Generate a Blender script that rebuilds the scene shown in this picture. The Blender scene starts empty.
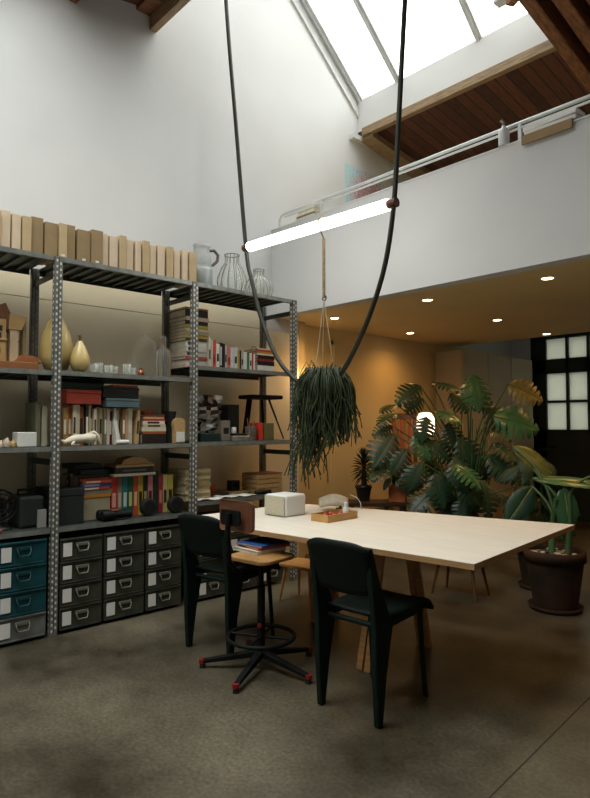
import bpy, bmesh, math, random
from math import sin, cos, pi, radians as R
from mathutils import Vector, Matrix
random.seed(11)
SC = bpy.context.scene
COL = SC.collection

# ------------------------------------------------------------------ materials
_cache = {}
def nodes(name):
    m = bpy.data.materials.new(name); m.use_nodes = True
    nt = m.node_tree; b = nt.nodes['Principled BSDF']
    return m, nt, b
def mat(name, col, rough=.6, metal=0., var=.12, scale=8., bump=0., bscale=60., spec=.5, stretch=None, col2=None, trans=0., coat=0.):
    """principled paint, wood, steel ... with a little procedural variation"""
    if name in _cache: return _cache[name]
    m, nt, b = nodes(name); L = nt.links
    tc = nt.nodes.new('ShaderNodeTexCoord'); mp = nt.nodes.new('ShaderNodeMapping')
    L.new(tc.outputs['Object'], mp.inputs[0])
    if stretch: mp.inputs['Scale'].default_value = stretch
    n = nt.nodes.new('ShaderNodeTexNoise'); n.inputs['Scale'].default_value = scale; n.inputs['Detail'].default_value = 6
    L.new(mp.outputs[0], n.inputs['Vector'])
    r = nt.nodes.new('ShaderNodeValToRGB')
    r.color_ramp.elements[0].position = .3; r.color_ramp.elements[1].position = .7
    c2 = col2 or tuple(min(1, c * (1 + var)) for c in col)
    c1 = tuple(c * (1 - var) for c in col)
    r.color_ramp.elements[0].color = (*c1, 1); r.color_ramp.elements[1].color = (*c2, 1)
    L.new(n.outputs['Fac'], r.inputs[0]); L.new(r.outputs[0], b.inputs['Base Color'])
    b.inputs['Roughness'].default_value = rough; b.inputs['Metallic'].default_value = metal
    b.inputs['Specular IOR Level'].default_value = spec
    if trans: b.inputs['Transmission Weight'].default_value = trans
    if coat: b.inputs['Coat Weight'].default_value = coat
    if bump:
        n2 = nt.nodes.new('ShaderNodeTexNoise'); n2.inputs['Scale'].default_value = bscale; n2.inputs['Detail'].default_value = 5
        L.new(mp.outputs[0], n2.inputs['Vector'])
        bp = nt.nodes.new('ShaderNodeBump'); bp.inputs['Strength'].default_value = bump; bp.inputs['Distance'].default_value = .01
        L.new(n2.outputs['Fac'], bp.inputs['Height']); L.new(bp.outputs[0], b.inputs['Normal'])
    _cache[name] = m
    return m
def glass(name, col=(1, 1, 1), rough=0., amount=.86, top=.45):
    """thin clear glass: mostly see-through with a glossy skin"""
    if name in _cache: return _cache[name]
    m, nt, b = nodes(name); L = nt.links
    out = nt.nodes['Material Output']
    t = nt.nodes.new('ShaderNodeBsdfTransparent'); t.inputs[0].default_value = (*col, 1)
    b.inputs['Base Color'].default_value = (*[c * .9 for c in col], 1); b.inputs['Roughness'].default_value = .05 + rough
    lw = nt.nodes.new('ShaderNodeLayerWeight'); lw.inputs['Blend'].default_value = .35
    mr = nt.nodes.new('ShaderNodeMapRange'); mr.inputs[3].default_value = 1 - amount; mr.inputs[4].default_value = top
    L.new(lw.outputs['Facing'], mr.inputs[0])
    mx = nt.nodes.new('ShaderNodeMixShader'); L.new(mr.outputs[0], mx.inputs[0])
    L.new(t.outputs[0], mx.inputs[1]); L.new(b.outputs[0], mx.inputs[2]); L.new(mx.outputs[0], out.inputs[0])
    _cache[name] = m
    return m
def frosted(name, col, amount):
    if name in _cache: return _cache[name]
    m, nt, b = nodes(name); L = nt.links
    out = nt.nodes['Material Output']
    t = nt.nodes.new('ShaderNodeBsdfTranslucent'); t.inputs[0].default_value = (*col, 1)
    n = nt.nodes.new('ShaderNodeTexNoise'); n.inputs['Scale'].default_value = 3
    rr = nt.nodes.new('ShaderNodeMapRange'); rr.inputs[3].default_value = amount * .85; rr.inputs[4].default_value = min(1, amount * 1.15)
    L.new(n.outputs['Fac'], rr.inputs[0])
    b.inputs['Base Color'].default_value = (.25, .26, .24, 1); b.inputs['Roughness'].default_value = .25
    mx = nt.nodes.new('ShaderNodeMixShader'); L.new(rr.outputs[0], mx.inputs[0])
    L.new(b.outputs[0], mx.inputs[1]); L.new(t.outputs[0], mx.inputs[2]); L.new(mx.outputs[0], out.inputs[0])
    _cache[name] = m
    return m
def emit(name, col, s):
    if name in _cache: return _cache[name]
    m, nt, b = nodes(name)
    b.inputs['Base Color'].default_value = (*col, 1)
    b.inputs['Emission Color'].default_value = (*col, 1); b.inputs['Emission Strength'].default_value = s
    _cache[name] = m
    return m
def planks(name, c1, c2, width, length, rough=.6, rot=0., gap=.007, gapcol=(.02, .012, .008)):
    """boards side by side, object space; boards run along x when rot = 0"""
    if name in _cache: return _cache[name]
    m, nt, b = nodes(name); L = nt.links
    tc = nt.nodes.new('ShaderNodeTexCoord'); mp = nt.nodes.new('ShaderNodeMapping'); mp.inputs['Rotation'].default_value = (0, 0, rot)
    L.new(tc.outputs['Object'], mp.inputs[0])
    br = nt.nodes.new('ShaderNodeTexBrick'); L.new(mp.outputs[0], br.inputs['Vector'])
    br.inputs['Scale'].default_value = 1; br.inputs['Brick Width'].default_value = length; br.inputs['Row Height'].default_value = width
    br.inputs['Mortar Size'].default_value = gap; br.inputs['Color1'].default_value = (*c1, 1); br.inputs['Color2'].default_value = (*c2, 1)
    br.inputs['Mortar'].default_value = (*gapcol, 1)
    n = nt.nodes.new('ShaderNodeTexNoise'); n.inputs['Scale'].default_value = 6; n.inputs['Detail'].default_value = 8
    mp2 = nt.nodes.new('ShaderNodeMapping'); mp2.inputs['Scale'].default_value = (1.2, 12, 4)
    L.new(mp.outputs[0], mp2.inputs[0]); L.new(mp2.outputs[0], n.inputs['Vector'])
    mx = nt.nodes.new('ShaderNodeMixRGB'); mx.blend_type = 'MULTIPLY'; mx.inputs[0].default_value = .8
    rr = nt.nodes.new('ShaderNodeValToRGB'); rr.color_ramp.elements[0].color = (.3, .3, .3, 1); rr.color_ramp.elements[0].position = .3; rr.color_ramp.elements[1].position = .65
    L.new(n.outputs['Fac'], rr.inputs[0]); L.new(br.outputs['Color'], mx.inputs[1]); L.new(rr.outputs[0], mx.inputs[2])
    L.new(mx.outputs[0], b.inputs['Base Color']); b.inputs['Roughness'].default_value = rough
    _cache[name] = m
    return m

WHITE = mat('white_plaster', (.64, .64, .628), .85, var=.025, scale=2.5, bump=.08, bscale=25)
BOUNCETINT = mat('wall_paint_with_warm_bounce', (.88, .76, .53), .8, var=.03, scale=2, bump=.06, bscale=25)  # warm bounce on the shaded white wall, put into its colour
LAMPTINT = mat('white_paint_with_lamplight', (.76, .58, .28), .75, var=.05, scale=1.6, bump=.08, bscale=18)  # warm lamplight on white paint, put into the base colour
STEEL = mat('galvanised_steel', (.20, .20, .175), .45, .4, var=.22, scale=22)
SHINY = mat('bright_zinc', (.74, .74, .68), .45, .15, var=.1, scale=30)
DSTEEL = mat('dark_shelf_steel', (.045, .058, .05), .5, .3, var=.2, scale=14)
GREENBLK = mat('dark_green_enamel', (.0035, .012, .008), .6, .0, spec=.2, var=.2, scale=10)
HPL = mat('worn_handle_steel', (.20, .20, .16), .45, .4, var=.3)
LIP = mat('zinc_shelf_edge', (.25, .26, .235), .4, .4, var=.2, scale=22)
CHAIRWOOD = mat('black_green_stained_plywood', (.0028, .007, .005), .6, spec=.2, var=.2, scale=6, stretch=(1, 6, 1))
BLACK = mat('black_plastic', (.012, .013, .013), .45, var=.2, scale=12)
BLKMET = mat('black_metal', (.004, .005, .0045), .6, .0, spec=.2, var=.2, scale=12)
CABLE = mat('dark_olive_rubber', (.022, .022, .013), .5, spec=.3, var=.1, scale=6)
PLY = mat('pale_birch_plywood', (.69, .635, .535), .42, var=.06, scale=3, stretch=(1.2, 9, 1), bump=.02, bscale=60)
PLYEDGE = mat('plywood_edge', (.40, .22, .09), .6, var=.25, scale=20, stretch=(1, 1, 14))
WOOD = mat('warm_wood', (.36, .17, .06), .5, var=.25, scale=5, stretch=(3, 14, 14))
PALEWOOD = mat('pale_wood', (.52, .33, .14), .5, var=.18, scale=5, stretch=(3, 14, 14))
REDWOOD = mat('red_brown_wood', (.16, .045, .018), .45, var=.25, scale=5, stretch=(14, 3, 14))
DARKWOOD = mat('dark_wood', (.05, .025, .012), .5, var=.3, scale=5, stretch=(14, 3, 14))
ORANGEWOOD = mat('orange_red_wood', (.40, .085, .02), .5, var=.22, scale=5, stretch=(14, 14, 3))
CARD = mat('tan_cardboard', (.50, .37, .20), .85, var=.08, scale=9)
CARDDK = mat('brown_cardboard', (.30, .205, .10), .85, var=.1, scale=9)
CARDPALE = mat('pale_pinkish_card', (.66, .52, .36), .85, var=.06, scale=9)
PAPER = mat('page_edges', (.66, .60, .46), .9, var=.15, scale=30, stretch=(1, 40, 1))
WPAPER = mat('white_paper', (.74, .73, .68), .85, var=.06, scale=10)
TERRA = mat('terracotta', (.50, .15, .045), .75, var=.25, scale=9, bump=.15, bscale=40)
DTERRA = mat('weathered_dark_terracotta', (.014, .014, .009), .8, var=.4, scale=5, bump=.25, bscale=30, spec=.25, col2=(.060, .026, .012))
SOIL = mat('dark_soil', (.03, .02, .012), .95, var=.5, scale=30, bump=.6, bscale=60)
TEALM = mat('teal_enamel', (.004, .055, .066), .45, .1, var=.3, scale=12)
GREYBOX = mat('worn_grey_green_steel', (.046, .049, .035), .5, .2, var=.4, scale=9)
GREYBOX2 = mat('worn_grey_steel', (.16, .165, .15), .5, .3, var=.35, scale=9)
ROOFB = planks('dark_roof_boards', (.15, .045, .022), (.050, .017, .010), .11, 2.6, .7, R(90))
TIMBER = mat('old_roof_timber', (.19, .08, .035), .7, var=.45, scale=4, stretch=(12, 2, 12), bump=.3, bscale=20)
FASCIA = mat('honey_timber', (.27, .18, .095), .6, var=.3, scale=4, stretch=(2, 12, 12))
ALU = mat('white_aluminium', (.62, .64, .64), .45, .2, var=.05)
GLASSC = glass('clear_glass', (.95, .96, .93), amount=.92)
SKYG = glass('skylight_glass', (.97, .985, .98), amount=.96)
AMBER = glass('amber_glass', (.72, .52, .20), amount=.42)

def c_(h):
    """sRGB hex to linear"""
    v = [int(h[i:i + 2], 16) / 255 for i in (0, 2, 4)]
    return tuple(x / 12.92 if x < .04045 else ((x + .055) / 1.055) ** 2.4 for x in v)
def cover(h):
    return mat('cover_' + h, c_(h), .55, var=.12, scale=18)

# ------------------------------------------------------------------ mesh builder
class MB:
    def __init__(s): s.v = []; s.f = []; s.m = []; s.s = []
    def add(s, vs, fs, mi=0, sm=False):
        o = len(s.v); s.v += [tuple(x) for x in vs]
        for f in fs: s.f.append([o + i for i in f]); s.m.append(mi); s.s.append(sm)
        return s
    def box(s, c, d, mi=0, rot=None):
        x, y, z = (k / 2 for k in d)
        vs = [Vector(p) for p in ((-x, -y, -z), (x, -y, -z), (x, y, -z), (-x, y, -z), (-x, -y, z), (x, -y, z), (x, y, z), (-x, y, z))]
        if rot is not None: vs = [rot @ v for v in vs]
        c = Vector(c)
        return s.add([v + c for v in vs], [(0, 3, 2, 1), (4, 5, 6, 7), (0, 1, 5, 4), (1, 2, 6, 5), (2, 3, 7, 6), (3, 0, 4, 7)], mi)
    def span(s, a, b, mi=0):
        return s.box([(a[i] + b[i]) / 2 for i in range(3)], [abs(b[i] - a[i]) for i in range(3)], mi)
    def bar(s, p, q, w, h, mi=0, up=(0, 0, 1), w2=None, h2=None):
        p, q = Vector(p), Vector(q); d = (q - p).normalized(); up = Vector(up)
        if abs(d.dot(up)) > .98: up = Vector((0, 1, 0))
        a = d.cross(up).normalized(); b = a.cross(d).normalized()
        vs = []
        for c, ww, hh in ((p, w, h), (q, w2 or w, h2 or h)):
            for i, j in ((-1, -1), (1, -1), (1, 1), (-1, 1)): vs.append(c + a * ww / 2 * i + b * hh / 2 * j)
        return s.add(vs, [(3, 2, 1, 0), (4, 5, 6, 7), (0, 1, 5, 4), (1, 2, 6, 5), (2, 3, 7, 6), (3, 0, 4, 7)], mi)
    def tube(s, pts, r, n=8, mi=0, cap=True):
        pts = [Vector(p) for p in pts]; rs = r if isinstance(r, (list, tuple)) else [r] * len(pts)
        vs = []; a = None
        for i, p in enumerate(pts):
            d = (pts[min(i + 1, len(pts) - 1)] - pts[max(i - 1, 0)]).normalized()
            if a is None:
                a = d.cross(Vector((0, 0, 1)) if abs(d.z) < .95 else Vector((1, 0, 0))).normalized()
            else:
                a = (a - d * a.dot(d)).normalized()
            b = d.cross(a)
            for k in range(n):
                t = 2 * pi * k / n; vs.append(p + (a * cos(t) + b * sin(t)) * rs[i])
        fs = []
        for i in range(len(pts) - 1):
            for k in range(n): fs.append((i * n + k, i * n + (k + 1) % n, (i + 1) * n + (k + 1) % n, (i + 1) * n + k))
        s.add(vs, fs, mi, True)
        if cap:
            e = len(pts) - 1
            s.add(vs[:n], [tuple(range(n))[::-1]], mi); s.add(vs[e * n:], [tuple(range(n))], mi)
        return s
    def lathe(s, prof, n=24, mi=0, c=(0, 0, 0), ribs=0, depth=0., sm=True):
        vs = []
        for r, z in prof:
            for k in range(n):
                t = 2 * pi * k / n; rr = r * (1 + depth * cos(ribs * t)) if ribs else r
                vs.append((c[0] + rr * cos(t), c[1] + rr * sin(t), c[2] + z))
        fs = []
        for i in range(len(prof) - 1):
            for k in range(n): fs.append((i * n + k, i * n + (k + 1) % n, (i + 1) * n + (k + 1) % n, (i + 1) * n + k))
        s.add(vs, fs, mi, sm)
        for i, rev in ((0, True), (len(prof) - 1, False)):
            if prof[i][0] > 1e-5:
                pass
        return s
    def disc(s, c, r, n=24, mi=0, ax='z'):
        vs = []
        for k in range(n):
            t = 2 * pi * k / n
            vs.append((c[0] + r * cos(t), c[1] + r * sin(t), c[2]) if ax == 'z' else (c[0], c[1] + r * cos(t), c[2] + r * sin(t)))
        return s.add(vs, [tuple(range(n))], mi)
    def solid(s, prof, n=24, mi=0, c=(0, 0, 0)):
        s.lathe(prof, n, mi, c); s.disc((c[0], c[1], c[2] + prof[0][1]), prof[0][0], n, mi); s.disc((c[0], c[1], c[2] + prof[-1][1]), prof[-1][0], n, mi)
        return s
    def prism(s, poly, off, mi=0, sm=False):
        n = len(poly); off = Vector(off); p = [Vector(q) for q in poly]
        vs = p + [q + off for q in p]
        fs = [tuple(range(n))[::-1], tuple(range(n, 2 * n))] + [(i, (i + 1) % n, n + (i + 1) % n, n + i) for i in range(n)]
        return s.add(vs, fs, mi, sm)
    def build(s, name, mats, parent=None, loc=(0, 0, 0), rz=0., bevel=0., seg=2, fix=True, solid=0.):
        me = bpy.data.meshes.new(name); me.from_pydata(s.v, [], s.f)
        for m in (mats if isinstance(mats, (list, tuple)) else [mats]): me.materials.append(m)
        me.polygons.foreach_set('material_index', s.m); me.polygons.foreach_set('use_smooth', s.s)
        if fix:
            bm = bmesh.new(); bm.from_mesh(me); bmesh.ops.recalc_face_normals(bm, faces=bm.faces); bm.to_mesh(me); bm.free()
        me.update()
        o = bpy.data.objects.new(name, me); COL.objects.link(o)
        o.location = loc; o.rotation_euler = (0, 0, rz)
        if parent is not None: o.parent = parent
        if bevel:
            b = o.modifiers.new('edge', 'BEVEL'); b.width = bevel; b.segments = seg; b.limit_method = 'ANGLE'; b.angle_limit = R(40)
        if solid:
            q = o.modifiers.new('thick', 'SOLIDIFY'); q.thickness = solid
        return o

def tag(o, label, cat, group=None):
    o['label'] = label; o['category'] = cat
    if group: o['group'] = group
    return o
def thing(name, label, cat, loc=(0, 0, 0), rz=0., group=None):
    o = bpy.data.objects.new(name, None); COL.objects.link(o); o.empty_display_size = .05
    o.location = loc; o.rotation_euler = (0, 0, rz)
    return tag(o, label, cat, group)
def struct(o): o['kind'] = 'structure'; return o
ORD = ['first', 'second', 'third', 'fourth', 'fifth', 'sixth', 'seventh', 'eighth', 'ninth', 'tenth', 'eleventh', 'twelfth', 'thirteenth', 'fourteenth', 'fifteenth',
       'sixteenth', 'seventeenth', 'eighteenth', 'nineteenth', 'twentieth', 'twenty-first', 'twenty-second', 'twenty-third', 'twenty-fourth', 'twenty-fifth', 'twenty-sixth', 'twenty-seventh', 'twenty-eighth']

# ------------------------------------------------------------------ the room
XW, YM, ZM = -4.5, 3.8, 2.39          # shelf wall, balcony front, balcony underside
XR, YN, YB = 2.6, -3.0, 8.7           # far side wall, wall behind the viewer, back wall
def floor_mat():
    m, nt, b = nodes('polished_concrete'); L = nt.links
    tc = nt.nodes.new('ShaderNodeTexCoord')
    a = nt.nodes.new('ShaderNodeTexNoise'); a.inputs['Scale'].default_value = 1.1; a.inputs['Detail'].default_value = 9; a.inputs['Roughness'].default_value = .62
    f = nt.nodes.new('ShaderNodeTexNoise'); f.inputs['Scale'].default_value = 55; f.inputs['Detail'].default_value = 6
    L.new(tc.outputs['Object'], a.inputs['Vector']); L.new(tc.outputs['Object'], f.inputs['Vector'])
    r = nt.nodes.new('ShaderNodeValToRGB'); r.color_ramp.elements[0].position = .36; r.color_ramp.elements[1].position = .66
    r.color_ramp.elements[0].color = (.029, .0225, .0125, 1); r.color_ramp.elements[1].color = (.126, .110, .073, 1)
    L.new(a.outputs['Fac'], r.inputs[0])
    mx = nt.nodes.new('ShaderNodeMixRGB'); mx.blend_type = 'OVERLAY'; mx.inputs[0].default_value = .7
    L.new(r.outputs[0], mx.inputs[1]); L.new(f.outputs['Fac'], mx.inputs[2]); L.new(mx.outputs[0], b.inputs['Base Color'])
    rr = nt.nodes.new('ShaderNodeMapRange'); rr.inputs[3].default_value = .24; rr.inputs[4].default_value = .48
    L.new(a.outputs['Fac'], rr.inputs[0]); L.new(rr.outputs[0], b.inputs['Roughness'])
    b.inputs['Specular IOR Level'].default_value = .35
    bp = nt.nodes.new('ShaderNodeBump'); bp.inputs['Strength'].default_value = .12; bp.inputs['Distance'].default_value = .004
    L.new(f.outputs['Fac'], bp.inputs['Height']); L.new(bp.outputs[0], b.inputs['Normal'])
    return m
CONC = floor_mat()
JOINT = mat('floor_joint_filler', (.03, .028, .02), .8)
def slab(name, a, b, m, **k): return struct(MB().span(a, b).build(name, m, **k))
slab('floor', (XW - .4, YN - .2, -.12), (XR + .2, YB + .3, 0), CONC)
struct(MB().bar((-1.28, 3.15, .0004), (-1.10, .9, .0004), .006, .0012).build('floor_joint', JOINT))

# shelf wall: gable end in white plaster, the part around and below the seam tinted with warm bounce light
mb = MB()
prof = [(YN, 2.262), (YN, 4.2), (2.45, 4.95), (2.45, 7.4), (3.4, 7.4), (5.25, 5.15), (7.2, 4.75), (7.2, ZM + .06), (4.2, ZM + .06), (4.2, 2.262)]
mb.prism([(XW, y, z) for y, z in prof], (-.16, 0, 0))
struct(mb.build('wall_left', WHITE))
slab('wall_left_lower', (XW - .16, YN, 0), (XW + .004, 4.22, 2.258), BOUNCETINT)
slab('wall_left_band', (XW - .01, YN, 2.264), (XW + .004, 3.72, 2.43), BOUNCETINT)
slab('wall_left_recess', (XW - .36, 4.22, 0), (XW - .12, YB, ZM), LAMPTINT)
slab('trim_pier', (XW - .2, 4.16, 0), (XW + .006, 4.24, ZM), LAMPTINT)
slab('wall_right', (XR, YN, 0), (XR + .15, YB, 5.4), WHITE)
slab('wall_near', (XW, YN - .15, 0), (XR, YN, 5.4), WHITE)
# flush closet door in the recess under the balcony
d = MB(); d.span((XW - .12, 4.78, .02), (XW - .098, 6.56, 2.22)); dr = struct(d.build('door_1', LAMPTINT, bevel=.004))
f = MB()
for a, b in (((4.74, 0), (4.78, 2.26)), ((6.56, 0), (6.60, 2.26)), ((4.74, 2.22), (6.60, 2.26))): f.span((XW - .12, a[0], a[1]), (XW - .106, b[0], b[1]))
f.build('door_frame', LAMPTINT, dr)
# balcony: soffit slab, parapet, upstairs back wall
slab('ceiling_balcony', (XW - .3, YM + .12, ZM), (XR, 7.05, ZM + .2), LAMPTINT)
slab('wall_balcony', (XW, YM, ZM - .004), (XR, YM + .12, 3.235), WHITE)
slab('trim_parapet_cap', (XW, YM - .006, 3.235), (XR, YM + .126, 3.247), WHITE)
slab('wall_upstairs', (XW, 7.0, ZM + .2), (XR, 7.12, 4.8), WHITE)
# back room beyond the balcony
slab('wall_back', (-4.34, YB, 2.62), (XR, YB + .12, 3.1), WHITE)
slab('wall_back_pier', (XW - .36, YB, 0), (-4.30, YB + .12, 3.1), WHITE)
slab('wall_back_side', (-2.05, YB, 0), (XR, YB + .12, 2.62), WHITE)
slab('wall_recess_upper', (XW - .36, 7.05, ZM), (XW - .12, YB, 3.1), WHITE)
slab('ceiling_back', (XW - .3, 7.9, 3.05), (XR, YB + .12, 3.2), WHITE)
# dark glazed door screen
dg = mat('dark_green_door_paint', (.008, .020, .013), .5, var=.2, scale=4)
mb = MB(); X0, X1 = -4.30, -2.05
mb.span((X0, YB - .02, 0), (-4.07, YB + .06, 2.62))
mb.span((X0, YB - .02, 0), (X1, YB + .06, 1.27)); mb.span((X0, YB - .02, 2.08), (X1, YB + .06, 2.29)); mb.span((X0, YB - .02, 2.585), (X1, YB + .06, 2.66))
for x in (-3.765, -3.47, -3.1, -2.75, -2.4, -2.07): mb.span((x - .02, YB - .02, 1.2), (x + .02, YB + .06, 2.62))
mb.span((X0, YB - .01, 1.655), (X1, YB + .05, 1.69))
mb.span((-4.25, YB - .035, .95), (-2.07, YB - .02, 1.0))
door2 = struct(mb.build('door_2', dg, bevel=.004))
MB().span((-4.08, YB + .015, 1.25), (-2.06, YB + .03, 2.6)).build('glass_pane', frosted('frosted_pane', (.80, .82, .72), .42), door2)
MB().tube([(-4.02, YB - .02, 1.02), (-4.02, YB - .07, 1.02), (-3.92, YB - .07, 1.02)], .01).build('door_handle', BLKMET, door2)
w3 = struct(MB().span((XW - .1, 7.12, 3.06), (XR, 7.9, 3.075)).build('added_roof_pane', frosted('added_frosted_pane', (.8, .82, .8), .14)))  # unseen frosted pane, added to bring daylight into the back room

NL = (-4.25, -1.35, -1.2, 1.62)      # unseen near roof light, added as fill: x0, x1, y0, y1
# roof: board soffits, timbers, skylight
def sloped(name, y0, z0, y1, z1, x0, x1, t, m):
    mb = MB(); L = math.hypot(y1 - y0, z1 - z0)
    mb.span((x0, 0, 0), (x1, L, t)); o = mb.build(name, m); o.location = (0, y0, z0); o.rotation_euler = (math.atan2(z1 - z0, y1 - y0), 0, 0)
    return struct(o)
# near pitch with the opening of the added fill roof light
def nz(y): return 3.965 + .875 * (y - YN + .1) / (2.5 - YN + .1)
for y0, y1, x0, x1 in ((YN - .1, NL[2], XW - .1, XR), (NL[3], 2.5, XW - .1, XR), (NL[2], NL[3], XW - .1, NL[0]), (NL[2], NL[3], NL[1], XR)): sloped('ceiling_near', y0, nz(y0), y1, nz(y1), x0, x1, .1, ROOFB)
ow = sloped('fill_roof_light', NL[2], nz(NL[2]) + .05, NL[3], nz(NL[3]) + .05, NL[0], NL[1], .006, SKYG)
sloped('ceiling_far', 5.07, 4.60, 7.1, 4.30, XW, -2.12, .08, ROOFB)
sloped('ceiling_side', 2.5, 5.02, 5.6, 4.54, -2.10, XR, .08, ROOFB)
sloped('ceiling_side_far', 5.6, 4.54, 7.1, 4.30, -2.12, XR, .08, ROOFB)
# near edge of the skylight opening and its beam on the shelf wall
slab('trim_opening_near', (XW, 2.455, 4.66), (-2.2, 2.515, 4.9), FASCIA)
slab('trim_opening_near_beam', (XW, 2.33, 4.775), (XR, 2.452, 4.86), TIMBER)
sloped('trim_purlin', .1, 4.42, 1.87, 4.70, -4.47, -4.35, .12, TIMBER)
struct(MB().span((-4.5, 1.72, 4.585), (XR, 1.83, 4.72)).build('trim_purlin_cross', TIMBER))
slab('wall_shaft_near', (XW, 2.46, 4.9), (-2.2, 2.52, 7.3), WHITE)
# fascia under the glass, timber edge below it
slab('wall_fascia', (XW, 5.07, 4.64), (-2.12, 5.17, 4.995), WHITE)
slab('trim_fascia_beam', (XW + .09, 5.035, 4.56), (-2.14, 5.10, 4.645), FASCIA)
sloped('trim_wall_plate', 5.07, 4.52, 7.0, 4.24, XW + .04, XW + .22, .07, FASCIA)
slab('trim_pipe_box', (XW, 4.93, 4.52), (XW + .07, 6.9, 4.57), WHITE)
# heavy rafters beside the skylight, each a timber of its own
for i, x in enumerate((-2.13, -1.94, -1.75, -1.56, -1.3, -.9, -.4, .2, .9, 1.7)):
    mb = MB(); mb.bar((x, 2.5, 4.975), (x, 5.75, 4.40), .105, .17); struct(mb.build('trim_rafter', TIMBER, bevel=.012))
slab('wall_shaft_side', (-2.17, 2.5, 5.03), (-2.10, 3.6, 7.2), WHITE)
mb = MB(); mb.prism([(-2.17, 3.6, 4.95), (-2.17, 5.17, 4.66), (-2.17, 5.17, 5.05), (-2.17, 3.6, 6.4)], (.07, 0, 0)); struct(mb.build('wall_shaft_side_low', WHITE))
# glazing: plane z = 5.0 - .86 (y - 5.09)
def gz(y): return 5.0 - .86 * (y - 5.09)
sl = math.atan2(-.86, 1)
mb = MB(); mb.prism([(XW, 5.12, gz(5.12) + .03), (-2.1, 5.12, gz(5.12) + .03), (-2.1, 2.6, gz(2.6) + .03), (XW, 2.6, gz(2.6) + .03)], (0, .004, .005))
win = struct(mb.build('window_1', SKYG))
for x in (-4.46, -3.93, -2.97, -2.24):
    b = MB(); b.bar((x, 5.10, gz(5.10)), (x, 2.6, gz(2.6)), .07, .045); b.bar((x, 5.10, gz(5.10) - .028), (x, 2.6, gz(2.6) - .028), .018, .03)
    b.build('glazing_bar', ALU, win)
b = MB(); b.bar((XW + .012, 5.07, gz(5.07) - .20), (XW + .012, 2.6, gz(2.6) - .20), .024, .02)
struct(b.build('trim_wall_lining', WHITE))
slab('trim_ridge', (XW, 2.5, 7.1), (-2.1, 2.66, 7.25), WHITE)
# small timber end and bracket at the head of the skylight, by the rafters
t = MB(); t.bar((-2.42, 4.62, 4.86), (-2.10, 4.45, 4.86), .07, .10); struct(t.build('trim_stub_beam', TIMBER))
t = MB(); t.span((-2.56, 4.60, 4.90), (-2.44, 4.70, 4.95)); t.span((-2.52, 4.62, 4.95), (-2.49, 4.68, 5.37)); tag(t.build('mounting_bracket', ALU), 'small pale metal bracket fixed below the skylight glass by the timber rafters', 'bracket')

# downlights under the balcony
EW = emit('downlight_glow', (1, .78, .48), 22)
for k, (x, y) in enumerate(((-2.99, 4.235), (-4.12, 4.29), (-4.22, 5.64), (-3.10, 5.57), (-1.96, 4.23), (-3.2, 6.86), (-.9, 4.23), (-2.0, 5.57), (-.8, 5.57), (-2.0, 6.86))):
    if k < 6:
        th = thing('downlight', ['recessed round ceiling spotlight above the monstera, close to the balcony front edge', 'recessed round ceiling spotlight nearest the end of the steel shelving',
            'recessed round ceiling spotlight in front of the flush closet door', 'recessed round ceiling spotlight in the middle of the soffit, before the cabinet',
            'recessed round ceiling spotlight above the alocasia, close to the balcony front edge', 'recessed round ceiling spotlight closest to the glazed door'][k], 'ceiling light', (x, y, ZM), 0, 'recessed spotlights under the balcony')
        r = MB(); r.lathe([(.052, 0), (.050, -.004), (.040, -.004), (.040, -.001)], 24); r.build('trim_ring', ALU, th)
        MB().disc((0, 0, -.0022), .039).build('bulb_face', EW, th)
    l = bpy.data.lights.new('downlight_lamp', 'SPOT'); l.energy = 13; l.color = (1, .52, .15); l.spot_size = R(150); l.spot_blend = 1; l.shadow_soft_size = .05
    o = bpy.data.objects.new('downlight_lamp', l); COL.objects.link(o); o.location = (x, y, ZM - .03)

# rail on the parapet
rail = thing('balcony_rail', 'long white metal handrail standing along the top of the balcony wall', 'handrail', (0, YM + .06, 3.247))
r = MB(); r.tube([(-4.45, 0, 0.0), (-4.45, 0, .10), (-4.42, 0, .135), (-4.36, 0, .145), (XR - .02, 0, .145)], .013, 10); r.build('handrail', ALU, rail)
r = MB(); r.bar((-4.38, 0, .112), (XR - .02, 0, .112), .012, .014); r.build('rail_strip', ALU, rail)
for x in (-3.86, -1.96, -.1, 1.75):
    MB().bar((x, 0, 0), (x, 0, .14), .022, .022).build('post', ALU, rail)

# tall cabinet under the balcony
cb = thing('tall_cabinet', 'tall plain ochre cabinet with flat doors, standing before the glazed door', 'cabinet', (-4.6, 6.67, 0))
CABM = mat('cabinet_paint', (.50, .42, .28), .55, var=.04, scale=2)
MB().span((0, 0, .06), (.385, 1.85, 2.28)).build('carcass', CABM, cb, bevel=.004)
MB().span((0, .02, 0), (.36, 1.83, .06)).build('plinth', CABM, cb)
for i in range(3):
    d = MB().span((.387, .005 + i * .617, .065), (.405, .005 + i * .617 + .607, 2.275)).build('door', CABM, cb, bevel=.003)
    MB().tube([(.405, .56 + i * .617, 1.0), (.43, .56 + i * .617, 1.0), (.43, .56 + i * .617, 1.15), (.405, .56 + i * .617, 1.15)], .005).build('handle', ALU, d)

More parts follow.
